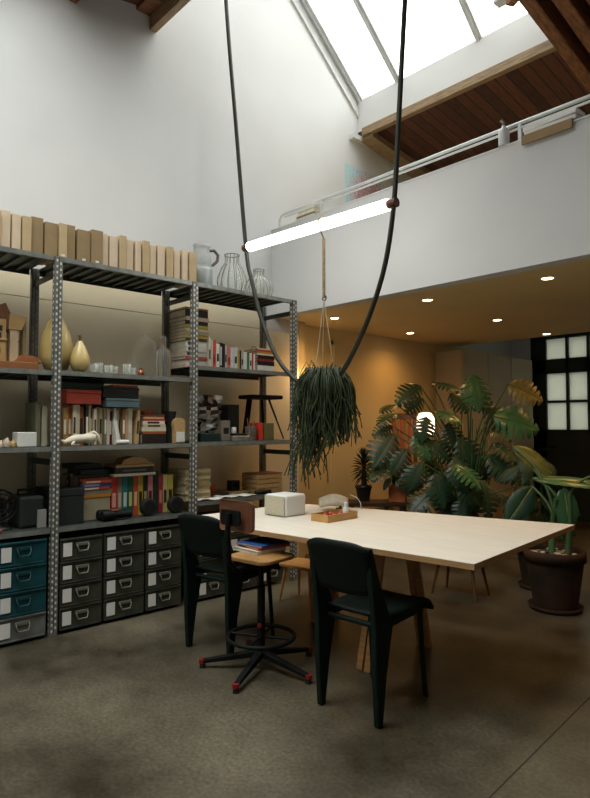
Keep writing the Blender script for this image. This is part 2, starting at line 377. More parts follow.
# ------------------------------------------------------------------ steel shelving
SX, BX = -3.93, -4.40
sh = thing('shelving_unit', 'long galvanised steel shelving with slotted uprights, standing against the white wall', 'shelving', (0, 0, 0))
def upright(x, y, back=False):
    mb = MB(); H = 2.441; w = .050; t = .004
    mb.span((x - t, y, 0), (x, y + w, H), 0); mb.span((x - .04, y, 0), (x, y + t, H), 0)
    mb.span((x - .042, y - .002, 0), (x + .002, y + w, .012), 0)
    for k in range(int(H / .039)):
        for s in (0, 1, 2):
            zz = .035 + k * .039 + (.0195 if s == 1 else 0)
            if zz > H - .02: continue
            pts = [(a * .0056, b * .0088) for a, b in ((-1, -.5), (-.5, -1), (.5, -1), (1, -.5), (1, .5), (.5, 1), (-.5, 1), (-1, .5))]
            if s < 2: mb.prism([(x + .0004, y + (.0135, .0365)[s] + a, zz + b) for a, b in pts], (.0012, 0, 0), 1)
            else: mb.prism([(x - .020 + a, y - .0004, zz + b) for a, b in pts], (0, -.0012, 0), 1)
    mb.span((x - .0005, y + .0235, 0), (x + .0012, y + .0265, H), 2)
    return mb.build('upright', [STEEL, SHINY if not back else LIP, DSTEEL], sh)
POSTS = (.43, 1.484, 2.533, 3.562)
for y in POSTS: upright(SX, y)
for y in POSTS: upright(BX + .048, y, True)
def shelf(y0, y1, z):
    mb = MB(); a = SX - .006; b = BX
    mb.span((b, y0, z - .004), (a, y1, z), 0)
    mb.span((a - .002, y0, z - .034), (a, y1, z), 1); mb.span((a - .014, y0, z - .034), (a, y1, z - .031), 1)
    mb.span((b, y0, z - .042), (b + .002, y1, z), 0)
    k = y0 + .05
    while k < y1 - .03:
        mb.span((b + .002, k, z - .024), (a - .002, k + .022, z - .004), 0); k += .085
    return mb.build('shelf', [DSTEEL, LIP], sh)
BAYS = [(.482, 1.482), (1.536, 2.531), (2.585, 3.56)]
LEV = [(2.442, 1.695, 1.205, .685), (2.442, 1.699, 1.205, .685), (2.442, 1.799, 1.212, .757)]
for (a, b), L in zip(BAYS, LEV):
    for z in L: shelf(a, b, z)
for y in POSTS[1:]:
    for z in (2.33, 1.10, .30): MB().bar((SX - .05, y + .02, z), (BX + .05, y + .02, z), .006, .04).build('side_rail', DSTEEL, sh)

# ------------------------------------------------------------------ books and boxes
def book(label, grp, loc, t, h, d, hexc, flat=False, rz=0., band=None, name='book', cat='book', tilt=0.):
    """spine faces +x; standing: thickness along y; flat: thickness along z, length along y"""
    mb = MB(); c = .003 if t > .012 else .0018
    def bx(m, a, b, mi=0):
        if flat: m.span((a[0], a[2] - h / 2, a[1] + t / 2), (b[0], b[2] - h / 2, b[1] + t / 2), mi)
        else: m.span(a, b, mi)
    bx(mb, (-c, -t / 2, 0), (0, t / 2, h)); bx(mb, (-d, -t / 2, 0), (-c, -t / 2 + c, h)); bx(mb, (-d, t / 2 - c, 0), (-c, t / 2, h))
    if band:
        for z0, z1, hx in band: bx(mb, (0, -t / 2 + t * .2, h * z0), (.0006, t / 2 - t * .2, h * z1), 1)
    o = mb.build(name, [cover(hexc)] + ([cover(band[0][2])] if band else []))
    o.location = loc; o.rotation_euler = (tilt, 0, rz); tag(o, label, cat, grp)
    p = MB(); bx(p, (-d + .004, -t / 2 + c, .003), (-c, t / 2 - c, h - .003)); p.build('page_block', PAPER, o)
    return o
def boxed(name, label, cat, loc, dim, m, rz=0., group=None, lid=None, bevel=.004, slot=None):
    """a lidded or plain carton, base at loc: x depth goes back from the front face"""
    w = thing(name, label, cat, loc, rz, group)
    d, l, h = dim
    if lid:
        MB().span((-d, -l / 2, 0), (0, l / 2, h * (1 - lid))).build('tray', m, w, bevel=bevel)
        MB().span((-d - .003, -l / 2 - .003, h * (1 - lid)), (.003, l / 2 + .003, h)).build('lid', m, w, bevel=bevel)
    else:
        MB().span((-d, -l / 2, 0), (0, l / 2, h)).build('body', m, w, bevel=bevel)
        if slot: MB().span((0, -l * .3, h * .35), (.001, l * .3, h * .65)).build('title_strip', slot, w)
    return w

# row of tan box files along the top
segs = [(1.03, 1.10, 0), (1.105, 1.163, 0), (1.166, 1.224, 0), (1.228, 1.283, 0), (1.288, 1.346, 0), (1.349, 1.426, 1), (1.432, 1.516, 1), (1.520, 1.576, 0), (1.58, 1.637, 1), (1.648, 1.739, 1), (1.742, 1.824, 1), (1.828, 1.873, 0), (1.877, 1.940, 0),
        (1.948, 2.001, 0), (2.007, 2.064, 0), (2.072, 2.121, 0), (2.129, 2.184, 0), (2.194, 2.247, 0), (2.253, 2.315, 0), (2.328, 2.383, 0), (2.397, 2.452, 0), (2.464, 2.516, 0), (2.524, 2.588, 0)]
for k, (a, b, dk) in enumerate(reversed(segs)):
    hh = .232 + .010 * sin(k * 2.3)
    where = 'next to the grey jug' if k == 0 else ORD[k] + ' in the top row counting from the grey jug'
    t = thing('box_file', ('brown' if dk else 'pale tan') + ' card box file, ' + where, 'box file', (-3.965 - .01 * (k % 3), (a + b) / 2, 2.443), 0, 'box files along the top of the shelving')
    w = b - a - .003
    MB().span((-.27, -w / 2, 0), (-.004, w / 2, hh)).build('case', CARDDK if dk else CARD, t, bevel=.002)
    s = MB(); s.span((-.004, -w / 2 + .001, .001), (0, w / 2 - .001, hh - .001)); s.build('spine', CARDDK if dk else (CARDPALE if k % 3 else CARD), t)
    if k in (15, 13, 12): MB().span((0, -.012, .012), (.001, .012, .026)).build('spine_label', WPAPER, t)

# jug and ribbed vases on the top shelf
JUG = mat('grey_stoneware', (.34, .35, .34), .6, var=.3, scale=8, bump=.1)
j = thing('ceramic_jug', 'grey stoneware jug with a loop handle standing beside the tan box files', 'jug', (-4.13, 2.74, 2.443))
b = MB(); b.solid([(.072, 0), (.080, .01), (.086, .10), (.088, .155)], 28); b.lathe([(.088, .155), (.080, .162), (.083, .19), (.079, .25), (.066, .30), (.064, .335), (.072, .362), (.066, .362), (.058, .335), (.06, .30), (.07, .25), (.07, .16)], 28)
b.build('body', JUG, j)
MB().lathe([(.0885, .0), (.0905, .02), (.0915, .15), (.086, .158)], 28).build('foot_band', mat('grey_glaze', (.25, .27, .26), .4, var=.2), j)
MB().tube([(.015, .062, .325), (.02, .11, .335), (.025, .146, .30), (.022, .140, .25), (.015, .105, .215), (.01, .072, .205)], [.014, .014, .013, .013, .013, .014], 10).build('handle', mat('brown_grey_glaze', (.14, .10, .09), .45, var=.3), j)
def ribvase(label, loc, H, Rm, rn):
    t = thing('ribbed_glass_vase', label, 'vase', loc, 0, 'ribbed glass vases on the top shelf')
    b = MB(); P = [(Rm * .62, 0), (Rm * .82, .006), (Rm, H * .28), (Rm * .97, H * .42), (Rm * .72, H * .66), (rn, H * .80), (rn, H * .93), (rn * 1.08, H)]
    b.lathe(P, 96, 0, ribs=12, depth=.035); b.build('body', GLASSC, t)
    ri = MB(); edge = mat('pale_olive_glass_edge', (.20, .20, .14), .25, var=.1)
    for k in range(12):
        a = 2 * pi * k / 12 + .2; ri.tube([(r * 1.02 * cos(a), r * 1.02 * sin(a), z) for r, z in P], .0028, 5)
    ri.build('rib', edge, t)
    q = MB(); q.tube([(rn * 1.08 * cos(2 * pi * k / 24), rn * 1.08 * sin(2 * pi * k / 24), H) for k in range(25)], .004, 6, cap=False); q.build('rim', edge, t)
    return t
ribvase('tall ribbed clear glass vase, just beside the grey jug', (-4.14, 3.055, 2.443), .34, .125, .058)
ribvase('short ribbed clear glass vase behind the hanging cable, at the shelf end', (-4.10, 3.315, 2.443), .25, .125, .045)

# second level: architectural model, gourds, tumblers, bell jar, bottle
z2 = 1.70
m = thing('wooden_model', 'small wooden model of a blocky tower house with windows, on the shelf by the gourds', 'model', (-4.20, 1.20, 1.696))
MODW = mat('honey_model_wood', (.50, .31, .12), .6, var=.15, scale=6)
MB().span((-.10, -.12, 0), (.12, .24, .055)).build('base', mat('russet_wood', (.30, .11, .035), .6, var=.2), m, bevel=.004)
b = MB(); b.span((-.06, -.10, .055), (.06, .055, .33)); b.span((-.07, -.11, .19), (.07, .062, .205)); b.build('tower', MODW, m, bevel=.003)
hole = mat('dark_window_hole', (.03, .02, .012), .8)
for y, z in ((-.045, .27), (.02, .27), (-.055, .225), (.015, .225), (.01, .12), (-.06, .11)): MB().span((.06, y - .012, z - .018), (.0625, y + .012, z + .018)).build('window', hole, m)
b = MB(); b.span((-.02, .085, .055), (.045, .135, .27)); b.build('pillar', mat('pale_maple', (.55, .42, .25), .6), m)
b = MB(); b.prism([(.05, .075, .27), (.05, .155, .27), (.05, .19, .36), (.05, .08, .37)], (-.09, 0, 0)); b.build('funnel', MODW, m)
b = MB(); b.bar((0, .11, .27), (.0, .03, .43), .035, .07); b.build('leaning_board', mat('reddish_model_wood', (.22, .10, .04), .6), m)
b = MB(); b.tube([(.0, .06, .20), (.0, .20, .20)], .006); b.span((-.04, .17, .055), (.03, .19, .34)); b.build('rear_panel', mat('olive_wood', (.25, .19, .09), .6), m)
b = MB(); b.prism([(.10, .10, .055), (.10, .27, .055), (.10, .23, .10), (.10, .15, .105)], (-.16, 0, 0)); b.build('ramp', mat('russet_wood', (.3, .11, .035)), m)
GOURD = mat('amber_gourd_skin', (.62, .44, .14), .3, var=.2, scale=4, coat=.3, col2=(.74, .57, .25))
STALK = mat('gourd_stalk', (.16, .09, .03), .8)
def gourd(label, loc, prof, stalk):
    t = thing('gourd_vessel', label, 'gourd', loc, .6, 'amber gourds'); b = MB(); b.solid(prof, 28); b.build('body', GOURD, t); MB().tube(stalk, [.012, .010, .012, .008][:len(stalk)], 8).build('stalk', STALK, t)
gourd('large amber gourd vessel behind the steel upright', (-4.13, 1.575, z2), [(.03, 0), (.075, .02), (.105, .10), (.108, .18), (.095, .25), (.075, .30), (.060, .335), (.045, .36), (.012, .37)], [(0, 0, .365), (.004, .004, .40), (.0, .012, .425), (-.004, .008, .445)])
gourd('small amber pear-shaped gourd beside the larger one', (-4.0, 1.685, z2), [(.022, 0), (.05, .015), (.066, .06), (.063, .10), (.045, .15), (.026, .19), (.014, .21)], [(0, 0, .205), (.004, -.004, .235), (0, -.008, .25)])
for k, y in enumerate((1.80, 1.86, 1.905, 1.975, 2.045, 2.115)):
    t = MB(); hh = .062 + .018 * (k % 3 == 1); t.lathe([(.002, .003), (.022, .003), (.026, .012), (.031, hh), (.029, hh), (.023, .014), (.002, .012)], 18)
    q = t.build('glass_tumbler', GLASSC); q.location = (-4.03 - .06 * (k % 2), y, z2)
    tag(q, 'small clear glass tumbler, ' + ORD[k] + ' in the row counting from the amber gourds', 'glass', 'tumblers on the second shelf')
t = MB(); t.solid([(.02, 0), (.024, .004), (.018, .03), (.01, .04), (.014, .052)], 14); tag(t.build('copper_cup', mat('copper', (.40, .14, .07), .3, .8), loc=(-3.98, 2.13, z2)), 'tiny copper cup at the shelf edge near the bell jar', 'cup')
c = thing('glass_bell_jar', 'tall glass bell jar with a knob at the back of the second shelf', 'bell jar', (-4.23, 2.295, z2))
MB().lathe([(.095, 0), (.097, .01), (.097, .20), (.085, .265), (.055, .305), (.015, .32)], 32).build('dome', glass('bell_glass', (.97, .97, .95), amount=.97, top=.32), c)
MB().solid([(.012, .315), (.018, .335), (.01, .35)], 12).build('knob', GLASSC, c)
c = thing('glass_decanter', 'ribbed clear glass decanter in front of the stacked magazines', 'decanter', (-4.04, 2.345, z2))
PB = [(.042, 0), (.05, .01), (.056, .14), (.05, .19), (.02, .225), (.018, .27), (.024, .285)]
MB().lathe(PB, 72, ribs=10, depth=.06).build('body', GLASSC, c)
q = MB()
for k in range(8):
    a = 2 * pi * k / 8 + .3; q.tube([(r * 1.03 * cos(a), r * 1.03 * sin(a), z) for r, z in PB], .0036, 5)
q.build('rib', mat('amber_brown_glass_edge', (.22, .15, .07), .2), c)
MB().solid([(.018, .285), (.022, .297), (.012, .312)], 12).build('stopper', GLASSC, c)

# third level of the middle bay
z3 = 1.206
row = [(1.592, 1.616, 'a9874f', .25), (1.618, 1.632, 'c98a3a', .26), (1.634, 1.655, 'a5683a', .255), (1.657, 1.680, 'd9cdb2', .272), (1.682, 1.708, 'c9bea3', .275), (1.710, 1.742, 'b06a38', .262), (1.745, 1.766, '1d2a26', .275), (1.768, 1.785, 'cdbb92', .268), (1.787, 1.800, '6b2f22', .26),
       (1.803, 1.824, 'd3c7aa', .25), (1.826, 1.848, '8d8468', .262), (1.852, 1.876, 'c0ad88', .255), (1.879, 1.897, '7d7256', .25), (1.900, 1.924, 'd7d2c2', .25), (1.926, 1.948, '6e1f24', .235), (1.951, 1.970, 'e0dccb', .25), (1.973, 1.992, 'b7b39d', .24), (1.994, 2.012, 'b0a53c', .252), (2.015, 2.038, '8c6a55', .248),
       (2.041, 2.065, 'd6b184', .252), (2.068, 2.104, 'd8d3be', .258), (2.117, 2.142, 'c7a577', .24)]
cn = {'a9874f': 'khaki', 'c98a3a': 'orange', 'a5683a': 'rust', 'd9cdb2': 'cream', 'c9bea3': 'ivory', 'b06a38': 'tan', '1d2a26': 'black', 'cdbb92': 'buff', '6b2f22': 'maroon', 'd3c7aa': 'cream', '8d8468': 'olive grey', 'c0ad88': 'beige',
      '7d7256': 'drab', 'd7d2c2': 'white', '6e1f24': 'dark red', 'e0dccb': 'white', 'b7b39d': 'grey', 'b0a53c': 'mustard', '8c6a55': 'brown', 'd6b184': 'tan', 'd8d3be': 'white', 'c7a577': 'tan'}
for k, (a, b, h, hh) in enumerate(row):
    book('upright ' + cn[h] + ' book, ' + ORD[k] + ' in the row beginning below the red box file', 'upright books on the third shelf', (-4.03 - .012 * (k % 3), (a + b) / 2, z3), b - a, hh, .19, h, tilt=-.05 if k == 21 else 0,
         band=[(.3, .7, '3a3226' if k % 2 else 'efe6cf')] if k % 3 != 1 else None)
REDBOX = mat('red_box_cloth', (.36, .045, .022), .6, var=.12, scale=12)
boxed('red_box', 'wide red storage box lying on the row of upright books', 'box', (-4.0, 1.72, z3 + .278), (.24, .245, .098), REDBOX, .02, lid=.25)
boxed('dark_green_folder_box', 'thin dark green box lying across the red box', 'box', (-4.02, 1.735, z3 + .378), (.24, .27, .05), mat('bottle_green_box', (.010, .03, .025), .6))
boxed('blue_grey_box', 'flat blue grey box on the upright books beside the red box', 'box', (-3.99, 2.00, z3 + .262), (.24, .25, .062), mat('blue_grey_card', (.10, .15, .17), .7), lid=.3)
boxed('black_box', 'black document box stacked over the flat blue grey box', 'box', (-4.0, 1.99, z3 + .327), (.24, .27, .075), BLACK, lid=.3)
book('thin red book on top of the black document box', None, (-4.0, 2.02, z3 + .404), .016, .20, .2, 'a8432c', flat=True, rz=.06)
# flat stack beside the row
st = [('2b1d15', .07, .20, 'dark brown'), ('a5572c', .018, .19, 'rusty'), ('d8cdb0', .028, .20, 'cream'), ('cfc5a6', .022, .185, 'buff'), ('e3dcc8', .025, .18, 'white'), ('b23a22', .014, .175, 'red'), ('d8a878', .014, .17, 'peach'), ('6b3a28', .020, .16, 'brown')]
z = z3 + .0005
for k, (h, t, l, nm) in enumerate(st):
    book(nm + ' book lying flat, ' + ORD[k] + ' from the bottom of the pile beside the dark beaker', 'flat pile on the third shelf', (-4.03, 2.27 + .006 * sin(k * 3), z), t, l, .2, h, flat=True, band=[(.2, .75, '3a2a1c')] if k in (3, 4) else None); z += t + .0008
t = MB(); t.solid([(.045, 0), (.05, .006), (.05, .022), (.042, .03)], 20); tag(t.build('wooden_dish', ORANGEWOOD, loc=(-4.13, 2.26, z)), 'small round orange wooden dish on top of the flat pile of books', 'dish')
t = MB(); t.solid([(.034, 0), (.038, .01), (.044, .10), (.050, .13), (.050, .14)], 20, 0, (0, 0, .10)); t.solid([(.04, 0), (.04, .10)], 16); tag(t.build('dark_beaker', BLACK, loc=(-4.08, 2.428, z3)), 'dark beaker standing on the third shelf between the flat pile and the upright', 'beaker')
w = thing('wooden_paddle', 'round headed wooden block with a white card, next to the steel upright', 'block', (-3.985, 2.46, z3))
pts = [(0, -.045, 0), (0, .045, 0), (0, .045, .10)] + [(0, .052 * cos(a), .14 + .052 * sin(a)) for a in [i * pi / 12 - .3 for i in range(0, 16)]] + [(0, -.045, .10)]
b = MB(); b.prism(pts, (-.04, 0, 0)); b.build('block', PALEWOOD, w)
MB().span((0, -.03, .01), (.006, .04, .085)).build('white_card', WPAPER, w)
# horn-like sculpture and white ceramic piece before the books
BONE = mat('bone_white', (.66, .60, .46), .6, var=.2, scale=14, bump=.2)
b = MB(); b.tube([(0, -.10, .03), (.01, -.05, .04), (.0, .0, .042), (-.005, .05, .045), (0, .085, .05)], [.020, .032, .028, .038, .026], 12)
b.tube([(0, .04, .075), (.005, .075, .085), (.008, .10, .06), (.006, .115, .02), (.004, .12, .006)], [.008, .013, .014, .012, .007], 10)
b.tube([(.01, -.10, .03), (.02, -.13, .02), (.01, -.15, .035)], [.02, .016, .006], 8); b.tube([(.015, -.06, .035), (.03, -.075, .012), (.03, -.09, .003)], [.014, .010, .005], 8)
tag(b.build('animal_bone', BONE, loc=(-3.97, 1.70, z3 + .004)), 'pale bone sculpture lying at the shelf edge under the red box', 'sculpture')
b = MB(); b.tube([(0, -.045, .018), (0, .05, .018)], .016, 14); b.bar((0, -.03, .02), (-.012, -.05, .17), .026, .022); b.bar((-.005, -.005, .02), (-.012, -.035, .16), .006, .006, 0)
tag(b.build('white_ceramic_tool', mat('white_ceramic', (.72, .70, .64), .35), loc=(-3.96, 1.975, z3)), 'white ceramic L-shaped piece standing before the upright books', 'ornament')
# third level of the near bay
for k, (y, r, hx) in enumerate(((1.155, .022, (.52, .42, .3)), (1.19, .018, (.6, .5, .38)), (1.225, .025, (.5, .4, .28)), (1.262, .018, (.55, .33, .12)))):
    b = MB(); b.tube([(0, 0, 0), (.004, .004, r * .8), (.0, -.004, r * 1.6), (.006, .006, r * 2.2)], [r, r * 1.05, r * .75, r * .2], 9); b.tube([(.01, 0, r), (.02, .012, r * 1.4)], [r * .5, r * .15], 6)
    tag(b.build('sea_shell', mat('shell_%d' % k, hx, .5, var=.4, scale=25), loc=(-3.99, y, z3 + .004)), 'small pale shell, ' + ORD[3 - k] + ' in the row counting from the small cream box', 'shell', 'shells on the third shelf')
boxed('small_cream_box', 'small cream card box with a dark mark, beside the shells', 'box', (-3.98, 1.345, z3), (.10, .118, .092), WPAPER, slot=None)
book('upright grey green book with no title, beside the cream box', 'pair of books by the upright', (-4.08, 1.445, z3), .028, .285, .2, '7a7860')
book('upright pale cream book touching the steel upright', 'pair of books by the upright', (-4.08, 1.487, z3), .034, .262, .2, 'bdb59a')

# fourth level, middle bay
z4 = .686
boxed('black_storage_box', 'big black storage box on the lowest shelf beside the steel upright', 'box', (-3.99, 1.62, z4), (.32, .21, .235), mat('black_box_cloth', (.012, .016, .015), .7), lid=.2)
b = MB(); b.tube([(0, -.045, 0), (.0, -.05, .035), (.0, -.03, .07), (.0, .0, .085)], [.028, .038, .03, .012], 10); b.tube([(0, .03, 0), (.005, .04, .04), (0, .03, .075), (0, .02, .095)], [.03, .04, .032, .012], 10)
tag(b.build('dark_carved_figure', mat('dark_bronze', (.06, .04, .025), .45, .4, var=.4), loc=(-4.10, 1.66, z4 + .236)), 'small dark carved figure on top of the big black storage box', 'figure')
boxed('pale_archive_box', 'pale card archive box under the coloured magazines', 'box', (-4.066, 1.845, z4), (.24, .205, .155), mat('archive_card', (.42, .36, .23), .85))
z = z4 + .1555
for k, (h, t, nm) in enumerate((('c9822b', .022, 'orange'), ('8a8a74', .030, 'grey'), ('c2472e', .018, 'red and white'), ('2d4f86', .026, 'blue'), ('d4572f', .018, 'vermilion'), ('a8402a', .016, 'brick red'))):
    book(nm + ' magazine lying flat, ' + ORD[k] + ' above the pale archive box', 'magazines on the archive box', (-4.06 - .006 * (k % 2), 1.845 + .008 * sin(k * 2.1), z), t, .21 + .01 * (k % 2), .22, h, flat=True, band=[(.1, .6, 'e8e0d0' if k % 2 == 0 else '9aa7b8')] if k in (2, 3, 4) else None, cat='magazine', name='magazine'); z += t + .0006
for k in range(3):
    boxed('dark_flat_box', 'dark green flat box, ' + ORD[k] + ' above the coloured magazines', 'box', (-4.08 - .03 * (k == 2), 1.83 + .01 * k - .05 * (k == 2), z), (.22, .235 - .02 * k, .028 + .004 * k), mat('dark_green_card', (.014, .03, .024), .6), group='dark flat boxes'); z += .0285 + .004 * k
cols = [(1.955, 2.001, 'c8352e', 'bright red', 'e8b0a0'), (2.003, 2.040, '8d7f68', 'taupe', 'c8bca4'), (2.042, 2.083, '1f7a7c', 'teal', 'cfe0d8'), (2.085, 2.125, '1f5f45', 'green', 'd8cf78'), (2.127, 2.163, 'd0532f', 'orange', 'f0c8a0'), (2.165, 2.204, 'c0a83e', 'yellow', '2a2618'), (2.206, 2.242, '15191a', 'black', 'a0a860'), (2.244, 2.284, 'd9848a', 'pink', '3a2426'),
        (2.288, 2.330, '143a2a', 'dark green', '143a2a'), (2.332, 2.369, 'a02a3a', 'crimson', 'd88a70'), (2.371, 2.408, 'c8bd7a', 'pale yellow', '2a2618'), (2.41, 2.456, 'bfae4e', 'mustard', '2a2618')]
for k, (a, b, h, nm, bd) in enumerate(cols):
    hh = .29 - .001 * k if k != 8 else .31
    book('tall ' + nm + ' book standing in the coloured row on the lowest shelf', 'coloured row on the lowest shelf', (-4.07, (a + b) / 2, z4), b - a - .001, hh, .2, h, band=[(.25, .6, bd)] if k != 8 else None)
boxed('pale_flat_board', 'pale flat card laid across the coloured books', 'card', (-4.02, 2.115, z4 + .2905), (.2, .33, .02), mat('pale_board', (.52, .46, .33), .8))
boxed('black_flat_box', 'black flat box with a small pale title, over the coloured books', 'box', (-4.02, 2.11, z4 + .311), (.2, .31, .042), BLACK, slot=mat('faded_title', (.10, .11, .10), .7))
boxed('wooden_board', 'thin pale wooden board on the black flat box', 'board', (-4.02, 2.12, z4 + .354), (.2, .305, .022), PALEWOOD)
b = MB(); b.prism([(0, -.11, 0), (0, .11, 0), (0, .085, .035), (0, .02, .05), (0, -.02, .05), (0, -.085, .035)], (-.12, 0, 0)); tag(b.build('curved_wood_block', PALEWOOD, loc=(-4.03, 2.12, z4 + .377)), 'low curved wooden block on the highest board over the coloured books', 'block')
# dark lenses and reels in front
bi = thing('binoculars', 'black binoculars lying before the flat magazines', 'binoculars', (-3.965, 1.94, z4 + .036))
for s in (-1, 1):
    b = MB(); b.tube([(.0, -.10, .0), (0, -.09, 0), (.0, -.03, 0), (0, .0, 0), (.0, .07, 0), (0, .11, 0)], [.032, .036, .034, .026, .024, .029], 16); b.build('barrel', BLKMET, bi, loc=(-.032 + .032 * s, 0, .0))
MB().tube([(-.05, 0, .02), (.02, 0, .02)], .012, 10).build('bridge', BLACK, bi)
MB().span((-.01, -.035, .032), (.02, .01, .036)).build('label_plate', mat('dull_brass', (.30, .24, .12), .4, .6), bi)
def reel(label, y, rr):
    t = thing('round_black_lens', label, 'lens', (-3.965, y, z4 + rr), 0, 'round black lenses'); b = MB(); b.tube([(-.045, 0, 0), (-.01, 0, 0), (0, 0, 0)], [rr, rr, rr * .92], 24); b.build('barrel', BLACK, t)
    q = MB(); q.disc((.0015, 0, 0), rr * .62, 20, 0, 'x'); q.build('front_glass', mat('dark_lens_glass', (.02, .02, .022), .08), t)
reel('round black lens standing before the pink and black books', 2.205, .062); reel('round black lens standing before the yellow books, by the upright', 2.43, .062)
# fourth level, near bay
fa = thing('desk_fan', 'black round desk fan on the lowest shelf, beside the dark case', 'fan', (-4.10, 1.222, z4 - .0003))
b = MB()
for r in (.098, .075, .05, .025): b.tube([(.03, r * cos(2 * pi * k / 28), .15 + r * sin(2 * pi * k / 28)) for k in range(29)], .004, 5, cap=False)
for k in range(16): b.tube([(.035, .02 * cos(k * pi / 8), .15 + .02 * sin(k * pi / 8)), (.03, .098 * cos(k * pi / 8), .15 + .098 * sin(k * pi / 8))], .0022, 4)
b.tube([(-.02, .098 * cos(2 * pi * k / 28), .15 + .098 * sin(2 * pi * k / 28)) for k in range(29)], .006, 5, cap=False); b.build('grille', BLACK, fa)
MB().tube([(-.07, 0, .15), (-.01, 0, .15)], [.045, .05], 14).build('motor', BLACK, fa)
b = MB()
for k in range(4):
    a = k * pi / 2 + .4; b.prism([(.005, .02 * cos(a), .15 + .02 * sin(a)), (.012, .085 * cos(a - .35), .15 + .085 * sin(a - .35)), (.0, .088 * cos(a + .3), .15 + .088 * sin(a + .3))], (.003, 0, 0))
b.build('blade', BLKMET, fa)
b = MB(); b.solid([(.075, 0), (.075, .012), (.03, .022), (.018, .04), (.018, .05)], 20); b.build('base', BLACK, fa)
kc = thing('equipment_case', 'dark equipment case with a rounded top, on the lowest shelf by the fan', 'case', (-4.03, 1.40, z4 - .0003))
b = MB(); b.span((-.24, -.075, 0), (0, .08, .20)); b.build('body', mat('dark_case', (.018, .024, .022), .6), kc, bevel=.02, seg=3)
b = MB(); b.tube([(-.12, -.05, .195), (-.12, -.05, .235), (-.12, .055, .235), (-.12, .055, .195)], .009, 8); b.build('handle', BLACK, kc)
boxed('grey_card', 'upright grey card leaning before the dark equipment case', 'card', (-4.0, 1.452, z4 - .0003), (.012, .055, .115), mat('grey_card_face', (.28, .28, .25), .8), bevel=.001)
b = MB(); b.span((-.05, -.04, 0), (.02, .04, .018)); tag(b.build('red_tin', mat('dull_red_tin', (.22, .04, .02), .5), loc=(-3.97, 1.16, z4 - .0003), bevel=.004), 'flat dull red tin at the edge of the lowest shelf', 'tin')

# second level, end bay
z5 = 1.80
z = z5
mag = [('d8a89a', .016, 'pink'), ('c9c6bb', .034, 'white'), ('b5422e', .020, 'red banded'), ('c8c4ba', .03, 'grey and white'), ('dad5c8', .032, 'white lettered'), ('e2ddd0', .034, 'plain white'), ('4a3a22', .018, 'dark olive'), ('c2a24a', .02, 'mustard'), ('a89a78', .022, 'khaki'), ('cfc59a', .02, 'cream yellow'), ('b59e3c', .018, 'ochre yellow'), ('1a1714', .026, 'black'), ('d9b6a2', .024, 'pale pink'), ('17140f', .045, 'thick black'), ('b06a22', .012, 'thin orange')]
for k, (h, t, nm) in enumerate(mag):
    t *= 1.28
    book(nm + ' magazine lying flat, ' + ORD[k] + ' from the bottom of the tall pile', 'tall magazine pile in the end bay', (-4.125 - .008 * (k % 2), 2.702 + .004 * sin(k * 1.7), z), t, .215, .255, h, flat=True, name='magazine', cat='magazine', band=[(.1, .35, '2a2620'), ] if k in (3, 4, 5) else ([(.05, .9, 'b8503a')] if k == 2 else None)); z += t + .0006
row = [(2.797, 2.818, 'e0d8c0', .255, 'cream'), (2.820, 2.834, 'd8cfba', .24, 'off-white'), (2.836, 2.866, 'd94a3a', .235, 'red and white'), (2.868, 2.90, 'e5e2da', .21, 'white'), (2.902, 2.932, '16140f', .22, 'black dotted'), (2.934, 2.956, '2a2622', .215, 'black'), (2.958, 2.978, 'd8cbb6', .21, 'cream'), (2.980, 3.012, 'd58a80', .205, 'salmon patterned'), (3.014, 3.048, 'dedad0', .19, 'pale grey'),
       (3.05, 3.084, 'd0d4d0', .195, 'white glossy'), (3.086, 3.11, 'b99a48', .17, 'mustard'), (3.112, 3.124, '2a1c18', .172, 'dark'), (3.126, 3.15, 'c5bba4', .165, 'beige'), (3.152, 3.184, 'dcd9cf', .162, 'plain white'), (3.186, 3.212, '1f7a52', .16, 'emerald'), (3.214, 3.238, 'e0d6c6', .158, 'ivory'), (3.24, 3.256, 'b83a2a', .155, 'scarlet'), (3.258, 3.276, 'dfd9ca', .155, 'pale')]
for k, (a, b, h, hh, nm) in enumerate(row):
    book('upright ' + nm + ' book, ' + ORD[k] + ' in the row counting from the tall magazine pile', 'upright books in the end bay', (-4.10 + .004 * (k % 2), (a + b) / 2, z5), b - a, hh, .17, h, band=[(.2, .5, 'b02a22')] if k in (2, 7) else ([(.15, .85, 'c8c4b8')] if k == 4 else ([(.3, .6, '333028')] if k % 3 == 0 else None)))
z = z5
for k, (h, t, nm) in enumerate((('dcd8cc', .06, 'thick white'), ('1a1512', .035, 'black'), ('8a2a20', .022, 'dark red'), ('1d1814', .03, 'slim black'), ('d8d2c0', .014, 'thin white'), ('c8862e', .016, 'orange'), ('c2412c', .016, 'red'), ('d5c9a8', .012, 'cream'))):
    book(nm + ' book lying flat, ' + ORD[k] + ' from the bottom of the short pile behind the cable', 'short flat pile in the end bay', (-4.09, 3.39 + .004 * sin(k * 2.7), z), t, .19, .19, h, flat=True); z += t + .0006
b = MB(); b.tube([(0, .03 * cos(a), .03 + .03 * sin(a)) for a in [i * pi / 10 for i in range(21)]], .004, 6, cap=False); tag(b.build('wire_ring', mat('brass_wire', (.35, .26, .12), .4, .7), loc=(-4.10, 3.266, z5 + .158)), 'small brass wire ring resting on the upright books near the short pile', 'ring')

